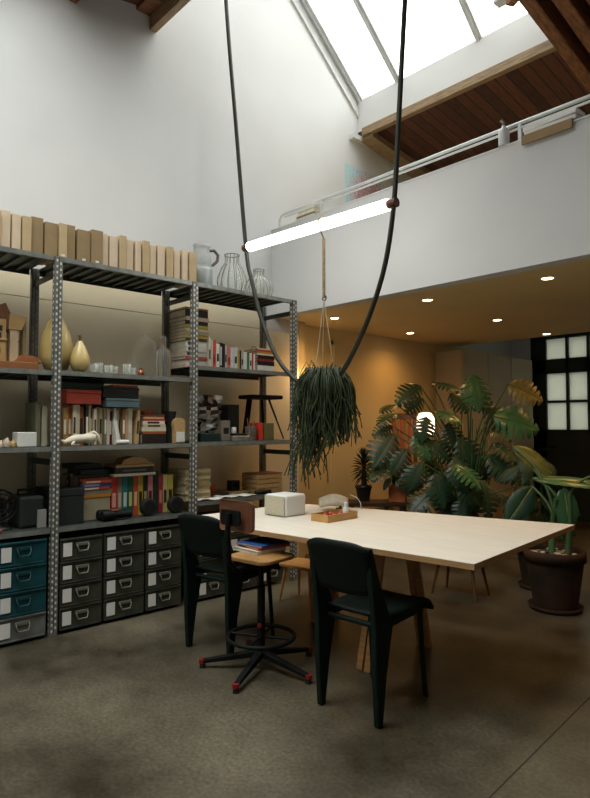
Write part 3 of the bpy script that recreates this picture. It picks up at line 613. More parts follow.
# third level, end bay
z6 = 1.213
b = MB(); rnd = random.Random(5); cr = []
N, M_ = 14, 10
for i in range(M_ + 1):
    t = i / M_
    for k in range(N):
        a = 2 * pi * k / N; w = (.075 + .045 * sin(t * 2.6)) * (1 + rnd.uniform(-.34, .34)); cr.append((w * .8 * cos(a) + .01 * sin(t * 9), w * sin(a) + .02 * t, .32 * t + rnd.uniform(-.012, .012) * (0 < i < M_)))
fs = [(i * N + k, i * N + (k + 1) % N, (i + 1) * N + (k + 1) % N, (i + 1) * N + k) for i in range(M_) for k in range(N)]
b.add(cr, fs, 0, False); b.add(cr[-N:], [tuple(range(N))], 0)
sc_ = thing('crumpled_sculpture', 'crumpled silver and bronze foil sculpture on a dark base, beside the steel upright', 'sculpture', (-4.18, 2.815, z6))
CRUM = mat('crumpled_foil', (.045, .028, .015), .3, .6, col2=(.85, .83, .80), scale=11, var=.4)
b.m = [rnd.choice((0, 0, 1)) for _ in b.m]; b.build('foil_body', [CRUM, mat('bronze_foil', (.09, .05, .022), .25, .8, var=.4)], sc_, loc=(0, 0, .052)); MB().solid([(.085, 0), (.085, .05)], 20).build('plinth', mat('olive_stone', (.12, .11, .08), .6), sc_)
boxed('green_tin', 'dark green tin box with a copper lid, below the crumpled sculpture', 'tin', (-3.985, 2.74, z6), (.09, .19, .062), mat('dark_green_tin', (.012, .035, .028), .4), lid=.2)
boxed('black_speaker_box', 'tall narrow black box standing behind the small items', 'box', (-4.12, 3.065, z6), (.12, .115, .30), BLACK)
boxed('dark_frame_box', 'small dark box with a pale edge, beside the green tin', 'box', (-4.0, 2.90, z6), (.04, .085, .165), mat('grey_taupe', (.20, .18, .14), .6), slot=BLACK)
boxed('small_silver_case', 'low silver metal case at the shelf edge', 'case', (-3.98, 3.037, z6), (.12, .165, .04), mat('silver_case', (.42, .42, .39), .35, .5, var=.3), lid=.4)
boxed('black_flat_case', 'thin black case on the low silver case', 'case', (-4.0, 3.05, z6 + .0405), (.08, .12, .02), BLACK)
b = MB(); b.solid([(.018, 0), (.022, .004), (.02, .045), (.012, .05)], 14); tag(b.build('steel_canister', SHINY, loc=(-4.03, 3.0, z6 + .061)), 'tiny steel canister standing on the thin black case', 'canister')
pc = thing('wire_pencil_cup', 'grey mesh pencil cup beside the red book', 'cup', (-4.03, 3.175, z6))
b = MB()
for k in range(20):
    a = 2 * pi * k / 20; b.tube([(.042 * cos(a), .042 * sin(a), 0), (.046 * cos(a), .046 * sin(a), .115)], .0026, 4)
for z in (.002, .02, .04, .06, .08, .10, .115): b.tube([(.044 * cos(2 * pi * k / 20), .044 * sin(2 * pi * k / 20), z) for k in range(21)], .0026, 4, cap=False)
b.disc((0, 0, .002), .043, 20); b.build('wire_mesh', mat('grey_wire', (.24, .23, .19), .4, .5), pc)
for k, hx in enumerate(((.4, .3, .1), (.12, .16, .08), (.35, .12, .06), (.25, .22, .14))):
    a = k * 1.6; MB().tube([(.012 * cos(a), .012 * sin(a), .004), (.04 * cos(a), .04 * sin(a), .155 + .01 * k)], .0035, 6).build('pencil', mat('pencil_%d' % k, hx, .5), pc)
book('bright red book leaning upright beside the mesh cup', None, (-4.0, 3.265, z6 + .003), .045, .145, .12, 'd2382a', tilt=.06)
boxed('olive_box_file', 'olive green box file standing between the red book and the black stool', 'box file', (-4.0, 3.355, z6), (.12, .105, .145), mat('olive_card', (.13, .115, .04), .7))
bs = thing('black_stool', 'small black three-legged stool standing on the shelf end, with splayed legs', 'stool', (-4.14, 3.375, z6 + .008))
b = MB(); b.prism([(-.11, -.17, .345), (.11, -.17, .345), (.13, .15, .345), (-.11, .15, .345)], (0, 0, .035)); b.build('seat', BLKMET, bs, bevel=.012)
for (a0, a1, w0, w1) in (((-.06, -.08, .345), (-.085, -.115, 0), .045, .045), ((.06, .04, .345), (.12, .16, 0), .022, .014), ((-.06, .06, .345), (-.11, .13, 0), .022, .014)):
    MB().bar(a0, a1, w0, w0 * .6, w2=w1, h2=w1 * .6).build('leg', BLKMET, bs)

# lowest level, end bay: pale books, box, crate, papers
z7 = .758
z = z7
for k in range(9):
    t = (.022, .028, .018, .034, .024, .03, .02, .028, .03)[k]; h = ('c9b98c', 'b7a679', 'd2c6a0', 'bfae80', 'a8986c', 'c6b78c', 'd0c49c', 'b3a378', 'c4b588')[k]
    book(('pale', 'buff', 'cream', 'sandy', 'khaki', 'straw', 'ivory', 'drab', 'beige')[k] + ' bound volume lying flat, ' + ORD[k] + ' from the bottom of the pile by the steel upright', 'pale pile in the end bay', (-4.03 - .01 * (k % 2), 2.66 + .006 * sin(k * 2), z), t, .23, .26, h, flat=True); z += t + .0006
boxed('small_red_box', 'small red box behind the papers on the desk shelf', 'box', (-4.16, 2.87, z7 + .03), (.08, .09, .06), REDBOX)
boxed('dark_brown_case', 'flat dark brown case under the small red box', 'case', (-4.10, 2.91, z7), (.2, .19, .03), DARKWOOD)
boxed('black_cube_speaker', 'small black square speaker standing before the back of the desk shelf', 'speaker', (-4.22, 3.165, z7 + .0215), (.07, .09, .085), BLACK, slot=BLKMET)
boxed('wooden_plinth', 'flat pale wooden board under the black square speaker', 'board', (-4.13, 3.132, z7), (.2, .22, .021), PALEWOOD)
cr = thing('wooden_crate', 'small slatted wooden crate at the far end of the desk shelf', 'crate', (-4.04, 3.395, z7))
for k in range(4):
    q = MB(); z0 = .004 + k * .04
    q.span((-.20, -.14, z0), (-.012, -.128, z0 + .034)); q.span((-.20, .128, z0), (-.012, .14, z0 + .034)); q.span((-.012, -.14, z0), (0, .14, z0 + .034)); q.span((-.21, -.14, z0), (-.20, .14, z0 + .034)); q.build('slat_row', PALEWOOD, cr)
MB().span((-.2, -.128, 0), (-.012, .128, .008)).build('bottom_board', PALEWOOD, cr)
MB().span((-.205, -.142, .162), (.002, .142, .168)).build('lid', mat('russet_lid', (.25, .10, .04), .6), cr)
for k, (x, y, r, l) in enumerate(((-3.982, 2.715, .04, 'white paper sheet hanging at the front edge of the desk shelf by the upright'), (-4.03, 2.915, -.06, 'open white paper lying on the desk shelf below the flat brown case'), (-4.02, 3.09, .1, 'loose white paper sheets on the desk shelf below the black speaker'))):
    q = MB(); n = 6
    dx, dy = ((.043, .12), (.065, .085), (.085, .075))[k]; vs = [(-dx + 2 * dx * (i / n), -dy + 2 * dy * (j / n), .006 + .008 * sin(i * 1.3 + k) * sin(j * 1.1)) for i in range(n + 1) for j in range(n + 1)]
    q.add(vs, [(i * (n + 1) + j, (i + 1) * (n + 1) + j, (i + 1) * (n + 1) + j + 1, i * (n + 1) + j + 1) for i in range(n) for j in range(n)], 0, True)
    o = q.build('paper_sheet', WPAPER, loc=(x, y, z7 + .002 + (.0 if k != 1 else .0)), rz=r, solid=.002); tag(o, l, 'paper', 'papers on the desk shelf')
b = MB(); b.tube([(0, -.05, .018), (0, .05, .018)], [.016, .020], 10); b.span((-.02, .05, .0), (.02, .11, .03)); tag(b.build('black_hand_tool', BLACK, loc=(-3.99, 3.245, z7 + .004)), 'short black hand tool lying by the wooden crate', 'tool')

# steel boxes under the shelves
def store_box(y0, y1, z, h, m, label, grp, x=-3.935):
    w = y1 - y0
    t = thing('steel_storage_box', label, 'storage box', (x, (y0 + y1) / 2, z), 0, grp)
    b = MB(); b.span((-.42, -w / 2, 0), (-.012, w / 2, h)); b.build('body', m, t, bevel=.004)
    b = MB(); b.span((-.012, -w / 2 + .006, .008), (-.003, w / 2 - .006, h - .012))
    b.span((-.012, -w / 2, h - .014), (.004, w / 2, h - .002)); b.span((-.012, -w / 2, 0), (.0, w / 2, .010)); b.span((-.012, -w / 2, 0), (.0, -w / 2 + .008, h)); b.span((-.012, w / 2 - .008, 0), (.0, w / 2, h)); b.build('front_panel', m, t, bevel=.002)
    MB().span((-.003, -w * .43, h * .20), (.0015, -w * .23, h * .80)).build('label_card', WPAPER, t)
    p = MB(); p.span((-.003, -w * .14, h * .62), (.006, w * .17, h * .76)); hp = p.build('handle_plate', HPL if m is not TEALM else m, t, bevel=.002)
    q = MB(); q.tube([(.006, -w * .12, h * .69), (.016, -w * .12, h * .60), (.020, -w * .09, h * .40), (.020, w * .12, h * .40), (.016, w * .15, h * .60), (.006, w * .15, h * .69)], .0048, 8); q.build('bail', HPL if m is not TEALM else m, hp)
    return t
CW = {'a': 'closest to the teal boxes', 'b': 'middle column of the centre bay', 'c': 'last column of the centre bay'}
for c, (a, b) in zip('abc', ((1.548, 1.832), (1.848, 2.145), (2.162, 2.45))):
    for k in range(4):
        nm = ('bottom', 'third from the top', 'second from the top', 'top')[k]
        x = 'column nearest the teal boxes' if c == 'a' else ('middle column of the centre bay' if c == 'b' else 'column beside the dark chair back')
        store_box(a, b, .022 + .147 * k, .143, GREYBOX, 'worn grey green steel box, ' + nm.replace(' the', '') + ' in ' + x, 'grey steel storage boxes')
for i, (a, b) in enumerate(((2.595, 2.878), (2.89, 3.178), (3.19, 3.478))):
    for k in range(4):
        nm = ('bottom', 'third from the top', 'second from the top', 'top')[k]
        store_box(a, b, .022 + .147 * k, .143, GREYBOX, 'steel box behind the chairs, ' + nm + ' in ' + ('first', 'second', 'third')[i] + ' column past the middle upright', 'grey steel storage boxes')
for k in range(4):
    store_box(1.17, 1.462, .022 + .152 * k, .148, GREYBOX2 if k == 0 else TEALM, ('pale grey steel storage box at the bottom under the teal ones', 'teal steel storage box just above the pale grey one', 'middle teal steel storage box', 'topmost teal steel storage box')[k], 'teal and grey boxes by the near upright')

# ------------------------------------------------------------------ table
tb = thing('work_table', 'big pale plywood work table on wooden trestles in the middle of the room', 'table', (0, 0, 0))
q = [(-3.395, 2.09), (-1.427, 2.345), (-1.575, 3.70), (-3.42, 3.13)]
b = MB(); b.prism([(x, y, .7475) for x, y in q], (0, 0, .0025), 0); b.build('tabletop', PLY, tb)
b = MB(); b.prism([(x, y, .722) for x, y in q], (0, 0, .0253), 0); b.build('plywood_core', PLYEDGE, tb)
for x in (-2.99, -2.245):
    t = MB(); t.span((x - .045, 2.42, .66), (x + .045, 3.28 if x > -2.5 else 3.12, .721)); t = t.build('trestle_beam', WOOD, tb, bevel=.004)
    for s in (-1, 1):
        for y0, y1 in (((2.70, 2.56), (2.98, 3.12)) if x > -2.5 else ((2.91, 2.93), (3.05, 3.10))):
            MB().bar((x + s * .02, y0, .66), (x + s * .028, y1, 0), .024, .042, up=(1, 0, 0)).build('leg', WOOD, t, bevel=.003)
    MB().bar((x, 2.64 if x > -2.5 else 2.92, .30), (x, 3.04 if x > -2.5 else 3.07, .30), .028, .05).build('stretcher', WOOD, t)
for k, (t, hx, r, nm) in enumerate(((.020, 'd8d2c2', .05, 'white magazine at the bottom of the pile on the swivel chair seat'), (.014, 'b6462e', -.08, 'red edged magazine in the middle of the pile on the swivel chair seat'), (.012, '24508f', .1, 'blue covered magazine on top of the pile on the swivel chair seat'))):
    book(nm, 'magazines on the swivel chair', (-2.655, 2.25 + .012 * k, .6225 + (0, .0206, .0352)[k]), t, .22, .21, hx, flat=True, rz=r, name='magazine', cat='magazine')

bx = thing('speaker_radio', 'white rounded tabletop radio with a beige cloth front, standing on the pale table', 'radio', (-3.05, 2.685, .7502), R(4))
MB().span((-.09, -.088, .0), (.105, .105, .138)).build('case', mat('white_radio_case', (.74, .74, .71), .45, var=.02), bx, bevel=.016, seg=4)
MB().span((-.083, -.100, .006), (.098, -.089, .132)).build('cloth_front', mat('beige_speaker_cloth', (.50, .45, .33), .9, var=.25, scale=120), bx, bevel=.006)
ty = thing('wooden_tray', 'shallow honey wood tray of small red things on the pale table', 'tray', (-2.68, 2.785, .7502), R(3))
TW = mat('tray_wood', (.50, .28, .08), .5, var=.15, scale=6, stretch=(6, 1, 6))
MB().span((-.065, -.137, 0), (.065, .137, .006)).build('bottom', TW, ty)
for a, c in (((-.07, -.142, 0), (-.063, .142, .045)), ((.063, -.142, 0), (.07, .142, .045)), ((-.063, -.142, 0), (.063, -.135, .045)), ((-.063, .135, 0), (.063, .142, .045))): MB().span(a, c).build('side_board', TW, ty)
for k, (x, y) in enumerate(((-2.70, 2.72), (-2.66, 2.76), (-2.72, 2.79), (-2.67, 2.82), (-2.70, 2.86))):
    b = MB(); b.lathe([(.001, 0), (.014, .006), (.018, .02), (.013, .033), (.001, .038)], 12); tag(b.build('red_bead', mat('red_lacquer', (.45, .04, .03), .4), loc=(x, y, .7568), rz=k), 'small red ball in the wooden tray, ' + ORD[k] + ' counting from the tray end nearest the radio', 'ball', 'red balls in the tray')
wb = thing('small_bottle', 'small white bottle with a cap standing in the wooden tray', 'bottle', (-2.675, 2.885, .7568))
MB().solid([(.019, 0), (.021, .005), (.021, .055), (.010, .066), (.010, .074)], 16).build('body', mat('milky_plastic', (.66, .68, .66), .35), wb); MB().solid([(.012, .072), (.012, .092)], 14).build('cap', WPAPER, wb)
lt = thing('fabric_desk_lamp', 'small pale linen hood lamp with a thin bent wire, at the table far edge', 'lamp', (-2.945, 3.12, .7502), R(-42))
n = 8; b = MB(); vs = []
for i in range(n + 1):
    for j in range(9):
        a = pi * (j / 8) * 1.12 - .18; u = i / n; r = .072 * (.72 + .28 * sin(u * 3.0)) * (1 + .06 * sin(7 * u + 3 * a))
        vs.append((r * cos(a), -.15 + .20 * u, .030 + .020 * sin(u * 3) + .062 * sin(a) * (.8 + .2 * sin(u * 3))))
b.add(vs, [(i * 9 + j, (i + 1) * 9 + j, (i + 1) * 9 + j + 1, i * 9 + j + 1) for i in range(n) for j in range(8)], 0, True); b.build('linen_hood', mat('linen_cloth', (.56, .50, .38), .9, var=.12, scale=40), lt, solid=.004)
MB().tube([(0, .07, .105), (0, .115, .085), (0, .14, .05), (0, .145, .002)], .0035, 6).build('wire_arm', ALU, lt)
b = MB(); b.solid([(.035, 0), (.035, .012), (.008, .018), (.006, .07)], 18); b.build('base', BLKMET, lt)

# ------------------------------------------------------------------ chairs
def chair(name, label, loc, rz):
    t = thing(name, label, 'chair', loc, rz, 'dark green plywood chairs at the table')
    # moulded seat with rolled front
    n = 14; b = MB(); top = []; 
    for i in range(n + 1):
        u = i / n; y = -.175 + .42 * u
        z = .462 - .022 * sin(min(1, u / .8) * pi) * .6 + .010 * u
        if u > .82: z -= ((u - .82) / .18) ** 2 * .058
        for j in range(7):
            v = j / 6 * 2 - 1; w = .172 + .016 * u
            top.append((w * v * (1 if u < .95 else .985), y, z + .008 * v * v))
    b.add(top, [(i * 7 + j, i * 7 + j + 1, (i + 1) * 7 + j + 1, (i + 1) * 7 + j) for i in range(n) for j in range(6)], 0, True)
    b.build('seat', CHAIRWOOD, t, solid=-.016, fix=False)
    # curved back panel
    b = MB(); vs = []; n = 12; K = 8
    for i in range(K + 1):
        u = i / K; z = .575 + .245 * u
        for j in range(n + 1):
            v = j / n * 2 - 1; w = .178
            zz = z - (.030 * abs(v) ** 4 * u) + (.012 * abs(v) ** 4 * (1 - u))
            vs.append((w * v, -.235 - .065 * u - .030 * (1 - v * v), zz))
    b.add(vs, [(i * (n + 1) + j, i * (n + 1) + j + 1, (i + 1) * (n + 1) + j + 1, (i + 1) * (n + 1) + j) for i in range(K) for j in range(n)], 0, True)
    b.build('backrest', CHAIRWOOD, t, solid=.014)
    for s in (-1, 1):
        b = MB(); x = s * .166
        poly = [(-.222, 0), (-.190, 0), (-.155, .22), (-.105, .425), (-.125, .47), (-.215, .66), (-.262, .80), (-.288, .80), (-.262, .60), (-.243, .44), (-.238, .22)]
        p0 = [(x - .016, y, z) for y, z in poly]; b.prism(p0, (.032, 0, 0)); b.build('leg', GREENBLK, t, bevel=.008, seg=3)
        b = MB(); b.tube([(s * .150, .17, .445), (s * .156, .205, .06), (s * .158, .212, 0)], [.014, .012, .012], 12); b.build('leg', GREENBLK, t)
        MB().bar((s * .162, -.14, .435), (s * .148, .19, .44), .022, .034).build('seat_rail', GREENBLK, t)
    MB().tube([(-.166, -.165, .425), (.166, -.165, .425)], .013, 10).build('crossbar', GREENBLK, t)
    MB().tube([(-.150, .16, .435), (.150, .16, .435)], .012, 10).build('crossbar', GREENBLK, t)
    return t
chair('dining_chair', 'dark green plywood chair tucked under the table, in front of the trestle, seen from behind', (-1.975, 2.33, 0), R(5))
chair('dining_chair', 'dark green plywood chair between the steel boxes and the swivel chair', (-3.085, 2.29, 0), R(12))

# swivel draughtsman chair
sw = thing('swivel_chair', 'draughtsman swivel chair with wooden seat and back, foot ring and red tipped feet', 'chair', (-2.655, 2.17, 0), R(8))
SEATW = mat('oak_seat', (.42, .22, .07), .45, var=.2, scale=4, stretch=(2, 10, 10)); BACKW = mat('reddish_back_plywood', (.15, .055, .025), .4, var=.2, scale=4, stretch=(2, 10, 10))
def rr(w, d, r, z, n=6):
    P = []
    for cx_, cy_, a0 in ((w - r, d - r, 0), (-w + r, d - r, 90), (-w + r, -d + r, 180), (w - r, -d + r, 270)):
        for i in range(n + 1):
            a = R(a0 + 90 * i / n); P.append((cx_ + r * cos(a), cy_ + r * sin(a), z))
    return P
MB().prism(rr(.15, .145, .06, .60), (0, 0, .022)).build('seat', SEATW, sw, bevel=.006)
vs = []; n = 10; b = MB()
outl = rr(.128, .082, .03, 0)
b.prism([(x, -.20 + .0 - .035 * (1 - (x / .128) ** 2), .86 + y) for x, y, _ in outl], (0, .014, 0)); b.build('backrest', BACKW, sw, bevel=.003)
MB().prism([(x * .55, -.245 , .855 + y * .5) for x, y, _ in outl], (0, .012, 0)).build('back_plate', BLKMET, sw)
MB().tube([(0, -.255, .88), (0, -.262, .78), (0, -.25, .63), (0, -.20, .575), (0, -.02, .565)], .015, 10).build('back_stem', BLKMET, sw)
b = MB(); b.tube([(0, 0, .06), (0, 0, .45)], .022, 14); b.tube([(0, 0, .45), (0, 0, .60)], .015, 12); b.solid([(.07, .585), (.07, .60)], 18); b.build('column', BLKMET, sw)
rg = MB(); N = 32; rg.tube([(.185 * cos(2 * pi * k / N), .185 * sin(2 * pi * k / N), .175) for k in range(N + 1)], .011, 10, cap=False)
rg = rg.build('foot_ring', BLKMET, sw)
for k in range(4): MB().tube([(.02 * cos(k * pi / 2 + .4), .02 * sin(k * pi / 2 + .4), .175), (.18 * cos(k * pi / 2 + .4), .18 * sin(k * pi / 2 + .4), .175)], .008, 8).build('spoke', BLKMET, rg)
MB().tube([(0, 0, .24), (.012, -.028, .24)], .012, 8).build('red_lever', mat('red_plastic', (.22, .012, .01), .4), sw)
for k in range(5):
    a = R(-70 + 72 * k); c, s = cos(a), sin(a)
    lg = MB().bar((.02 * c, .02 * s, .085), (.335 * c, .335 * s, .034), .045, .034, w2=.028, h2=.02).build('base_leg', BLKMET, sw, bevel=.004)
    MB().solid([(.018, 0), (.016, .025)], 12, 0, (.325 * c, .325 * s, 0)).build('foot_pad', BLACK, lg)
    MB().solid([(.019, .026), (.019, .046)], 12, 0, (.328 * c, .328 * s, 0)).build('red_cap', mat('red_plastic', (.22, .012, .01), .4), lg)

def low_stool(label, loc, rz, m, w, d, h):
    t = thing('low_stool', label, 'stool', loc, rz, 'low wooden stools'); MB().prism(rr(w, d, .03, h - .022), (0, 0, .022)).build('seat', m, t, bevel=.004)
    for sx in (-1, 1):
        for sy in (-1, 1): MB().tube([(sx * w * .7, sy * d * .65, h - .02), (sx * w * .92, sy * d * .95, 0)], [.014, .009], 10).build('leg', m, t)
low_stool('low dark wood stool with four splayed legs, under the table beside the plant pots', (-2.72, 4.26, 0), R(6), mat('walnut', (.12, .05, .022), .5, var=.2), .20, .13, .268)
low_stool('low honey wood stool under the shelf end of the table, near the swivel chair', (-3.42, 3.22, 0), R(10), mat('honey_wood', (.40, .20, .06), .5, var=.2), .16, .13, .29)

# ------------------------------------------------------------------ looped cable lamp
LP = thing('cable_loop_lamp', 'glowing white tube lamp held by one long dark looping cable above the table', 'pendant lamp', (0, 0, 0))
TY = 3.0
A, Bp = Vector((-3.876, TY, 2.779)), Vector((-2.363, TY, 2.738))
def smooth(P, n=10):
    P = [Vector(p) for p in P]; out = []
    for i in range(len(P) - 1):
        p0 = P[max(i - 1, 0)]; p1 = P[i]; p2 = P[i + 1]; p3 = P[min(i + 2, len(P) - 1)]
        for k in range(n):
            t = k / n; out.append(.5 * ((2 * p1) + (p2 - p0) * t + (2 * p0 - 5 * p1 + 4 * p2 - p3) * t * t + (3 * p1 - p0 - 3 * p2 + p3) * t ** 3))
    return out + [P[-1]]
CP = [(-4.33, TY, 6.72), (-4.169, TY, 5.006), (-4.02, TY, 3.86), A, (-3.80, TY, 2.50), (-3.68, TY, 2.18), (-3.50, TY, 1.87), (-3.29, TY, 1.68), (-3.06, TY, 1.60), (-2.88, TY, 1.65), (-2.73, TY, 1.80), (-2.56, TY, 2.07), (-2.435, TY, 2.37), Bp, (-2.325, TY, 3.2), (-2.265, TY, 4.0), (-2.19, TY, 4.86)]
MB().tube(smooth(CP), .0165, 10).build('looped_cable', CABLE, LP)
d = (Bp - A).normalized()
b = MB(); a0, a1 = A + d * .045, Bp - d * .045
N = 20
def fl(p, q, r0, ribs):
    vs = []
    for c in (p, q):
        for k in range(60):
            t = 2 * pi * k / 60; r = r0 * (1 + .03 * cos(ribs * t)); vs.append(c + Vector((0, r * cos(t), r * sin(t))))
    return vs
vs = fl(a0, a1, .037, 20); b.add(vs, [(k, (k + 1) % 60, 60 + (k + 1) % 60, 60 + k) for k in range(60)] , 0, True); b.add(vs[:60], [tuple(range(60))[::-1]]); b.add(vs[60:], [tuple(range(60))])
b.build('glass_tube', emit('tube_lamp_glow', (1, .985, .95), 9.0), LP)
for p, s in ((A, 1), (Bp, -1)):
    MB().tube([p - d * s * .022, p + d * s * .05], .030, 16).build('end_cap', mat('copper_brown_cap', (.12, .05, .03), .35, .5), LP)

# hanging plant on the tube
hp = thing('hanging_plant', 'trailing mistletoe cactus hanging over the table from the glowing tube on a rope', 'hanging plant', (-2.985, TY, 1.62))
hz = 2.752 - 1.62
b = MB(); b.tube(smooth([(0, .0, hz - .10), (0, -.046, hz - .02), (0, -.046, hz + .03), (0, 0, hz + .054), (0, .046, hz + .03), (0, .046, hz + .005)], 5), .0055, 7); b.build('hook', mat('aged_brass', (.22, .16, .07), .4, .6), hp)
MB().tube([(0, 0, hz - .10), (0, 0, hz - .52)], .011, 8).build('rope_rod', mat('rope_fibre', (.30, .22, .11), .8, var=.3, scale=60), hp)
MB().tube([(.018 * cos(t * .5), .004, hz - .52 + .018 * sin(t * .5)) for t in range(14)], .004, 6).build('ring', BLKMET, hp)
for k in range(3):
    a = k * 2.094 + .4; MB().tube([(0, 0, hz - .53), (.085 * cos(a), .085 * sin(a), .03)], .0022, 5).build('cord', mat('pale_cord', (.55, .48, .32), .8), hp)
MB().solid([(.06, -.14), (.09, -.06), (.10, .03), (.105, .035)], 20).build('pot', mat('dark_coir', (.04, .03, .018), .9, var=.4, scale=40, bump=.4), hp)
rnd = random.Random(3); b = MB(); side = Vector((-.674, -.738, 0))
for k in range(430):
    a = rnd.uniform(0, 2 * pi); dv = Vector((cos(a), sin(a), 0)); rm = .04 + .165 * math.sqrt(rnd.random()) * rnd.uniform(.8, 1.15); q = rnd.random()
    L = rnd.uniform(.06, .40) if q < .70 else rnd.uniform(.35, .74)
    if L > .42: L *= .62 + .38 * (1 + dv.dot(side)) / 2; rm *= .8
    up = rnd.uniform(.03, .10) + (.06 * rnd.random() if q < .1 else 0)
    P = [dv * rm * .25 + Vector((0, 0, .02)), dv * rm * .7 + Vector((0, 0, .02 + up)), dv * rm * 1.05 + Vector((0, 0, up * .2 - .04))]
    n = max(2, int(L / .09)); p = P[-1].copy(); w = dv * rnd.uniform(.0, .02)
    for i in range(n):
        w = w * .6 + Vector((rnd.uniform(-.032, .032), rnd.uniform(-.032, .032), 0)) - Vector((p.x, p.y, 0)) * (.10 if L > .4 else .03) + side * (.012 if L > .42 else 0)
        p = p + w + Vector((0, 0, -L / n)); P.append(p.copy())
    P = smooth(P, 2); r = rnd.uniform(.0026, .0052); b.tube(P, [r * (1 + .25 * (i % 3 == 1)) for i in range(len(P))], 4, 0, cap=False)
    if rnd.random() < .5 and len(P) > 8:
        p0 = P[rnd.randrange(4, len(P) - 2)]; e = Vector((rnd.uniform(-.05, .05), rnd.uniform(-.05, .05), -rnd.uniform(.04, .12))); b.tube([p0, p0 + e * .5 + Vector((0, 0, .012)), p0 + e], [r, r, r * .6], 4, 0, cap=False)
b.build('foliage', mat('dark_olive_stem_green', (.013, .026, .010), .5, var=.45, scale=14, spec=.3, col2=(.050, .068, .026)), hp)

# ------------------------------------------------------------------ plants under the balcony
LEAF = mat('deep_monstera_green', (.010, .044, .020), .42, var=.35, scale=5, spec=.6, col2=(.026, .085, .036))
LEAF2 = mat('fresh_leaf_green', (.028, .115, .045), .32, var=.3, scale=5, spec=.6, col2=(.06, .19, .07))
LEAFY = mat('yellowing_leaf', (.16, .13, .03), .4, var=.35, scale=6, col2=(.34, .26, .07))
STEMG = mat('green_stalk', (.05, .11, .035), .5, var=.3)
def leaf_mesh(L, W, droop, lobes=6, split=.55, fold=.12):
    """split leaf in its own frame: base at 0, tip along +y, upper face +z"""
    b = MB()
    def half(u): return W * (sin(pi * min(1, (u * .93 + .07))) ** .62) * (1 - .28 * u)
    def pt(u, t, s):
        y = L * u + L * .16 * t * (1 - u) - L * .10 * (1 - u) ** 3 * t
        return (s * half(u) * t, y, -droop * L * u * u + fold * W * t - .30 * W * t * t)
    for s in (-1, 1):
        for k in range(lobes):
            u0, u1 = k / lobes, (k + 1) / lobes; um = (u0 + u1) / 2
            rows = []
            for i in range(6):
                t = i / 5; g = 0 if t < 1 - split else (t - 1 + split) / split
                sh = .5 * (1 - (.36 if split > .2 else .05) * g ** .35 - (.28 if i == 5 and split > .2 else (.08 if i == 4 and split > .2 else 0)))
                rows.append([pt(min(1, max(0, um + (j - 1) * sh / lobes * 1.0 )), t * (1 if j == 1 or i < 5 else .97), s) for j in range(3)])
            vs = [p for r in rows for p in r]
            fs = [(i * 3 + j, i * 3 + j + 1, (i + 1) * 3 + j + 1, (i + 1) * 3 + j) for i in range(5) for j in range(2)]
            b.add(vs, fs, 0, True)
    P = [pt(i / 8, 0, 1) for i in range(9)]; b.tube([(p[0], p[1], p[2] + .0015) for p in P], [.004 - .0003 * i for i in range(9)], 5, 1)
    return b
def orient(o, at, tip, face):
    """place a leaf: base at at, +y towards tip, +z about face"""
    y = Vector(tip).normalized(); z = Vector(face); z = (z - y * z.dot(y)).normalized(); x = y.cross(z)
    M = Matrix((x, y, z)).transposed().to_4x4(); o.rotation_euler = M.to_euler(); o.location = at
def add_leaf(plant, base, at, tip, face, L, W, m, droop=.25, lobes=6, split=.55, fold=.12, r=.007, bow=.25, vein=None):
    at = Vector(at); base = Vector(base); mid = (base + at) / 2 + Vector((0, 0, bow * (at - base).length * .5)) + Vector((base - at).xy.to_3d()) * .12
    q = MB(); q.tube(smooth([base, mid, at], 7), [r + (.4 * r) * (1 - i / 14) for i in range(15)], 7); st = q.build('stem', STEMG, plant)
    o = leaf_mesh(L, W, droop, lobes, split, fold).build('leaf', [m, vein or STEMG], st, fix=False); orient(o, at, tip, face)
    return o
def pot(parent, m, r, h, rim=.05, r0=None, soil=True, saucer=False):
    r0 = r0 or r * .72; b = MB(); b.solid([(r0, .0), (r * .97, h - rim)], 32); b.lathe([(r * .97, h - rim), (r * 1.04, h - rim), (r * 1.05, h), (r * .95, h), (r * .93, h - .04)], 32)
    p = b.build('pot', m, parent)
    MB().disc((0, 0, h - .035), r * .94, 24).build('soil', SOIL, p)
    if saucer: MB().lathe([(.02, .001), (r0 * 1.22, .001), (r0 * 1.30, .032), (r0 * 1.22, .034), (r0 * 1.16, .012), (r0, .010)], 32).build('saucer', m, parent)
    return p
CAMD = Vector((.55, -.80, .1))
mo = thing('monstera', 'big monstera with many split leaves in a dark pot beyond the table', 'plant', (-3.28, 5.30, 0))
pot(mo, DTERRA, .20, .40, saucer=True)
rnd = random.Random(8)
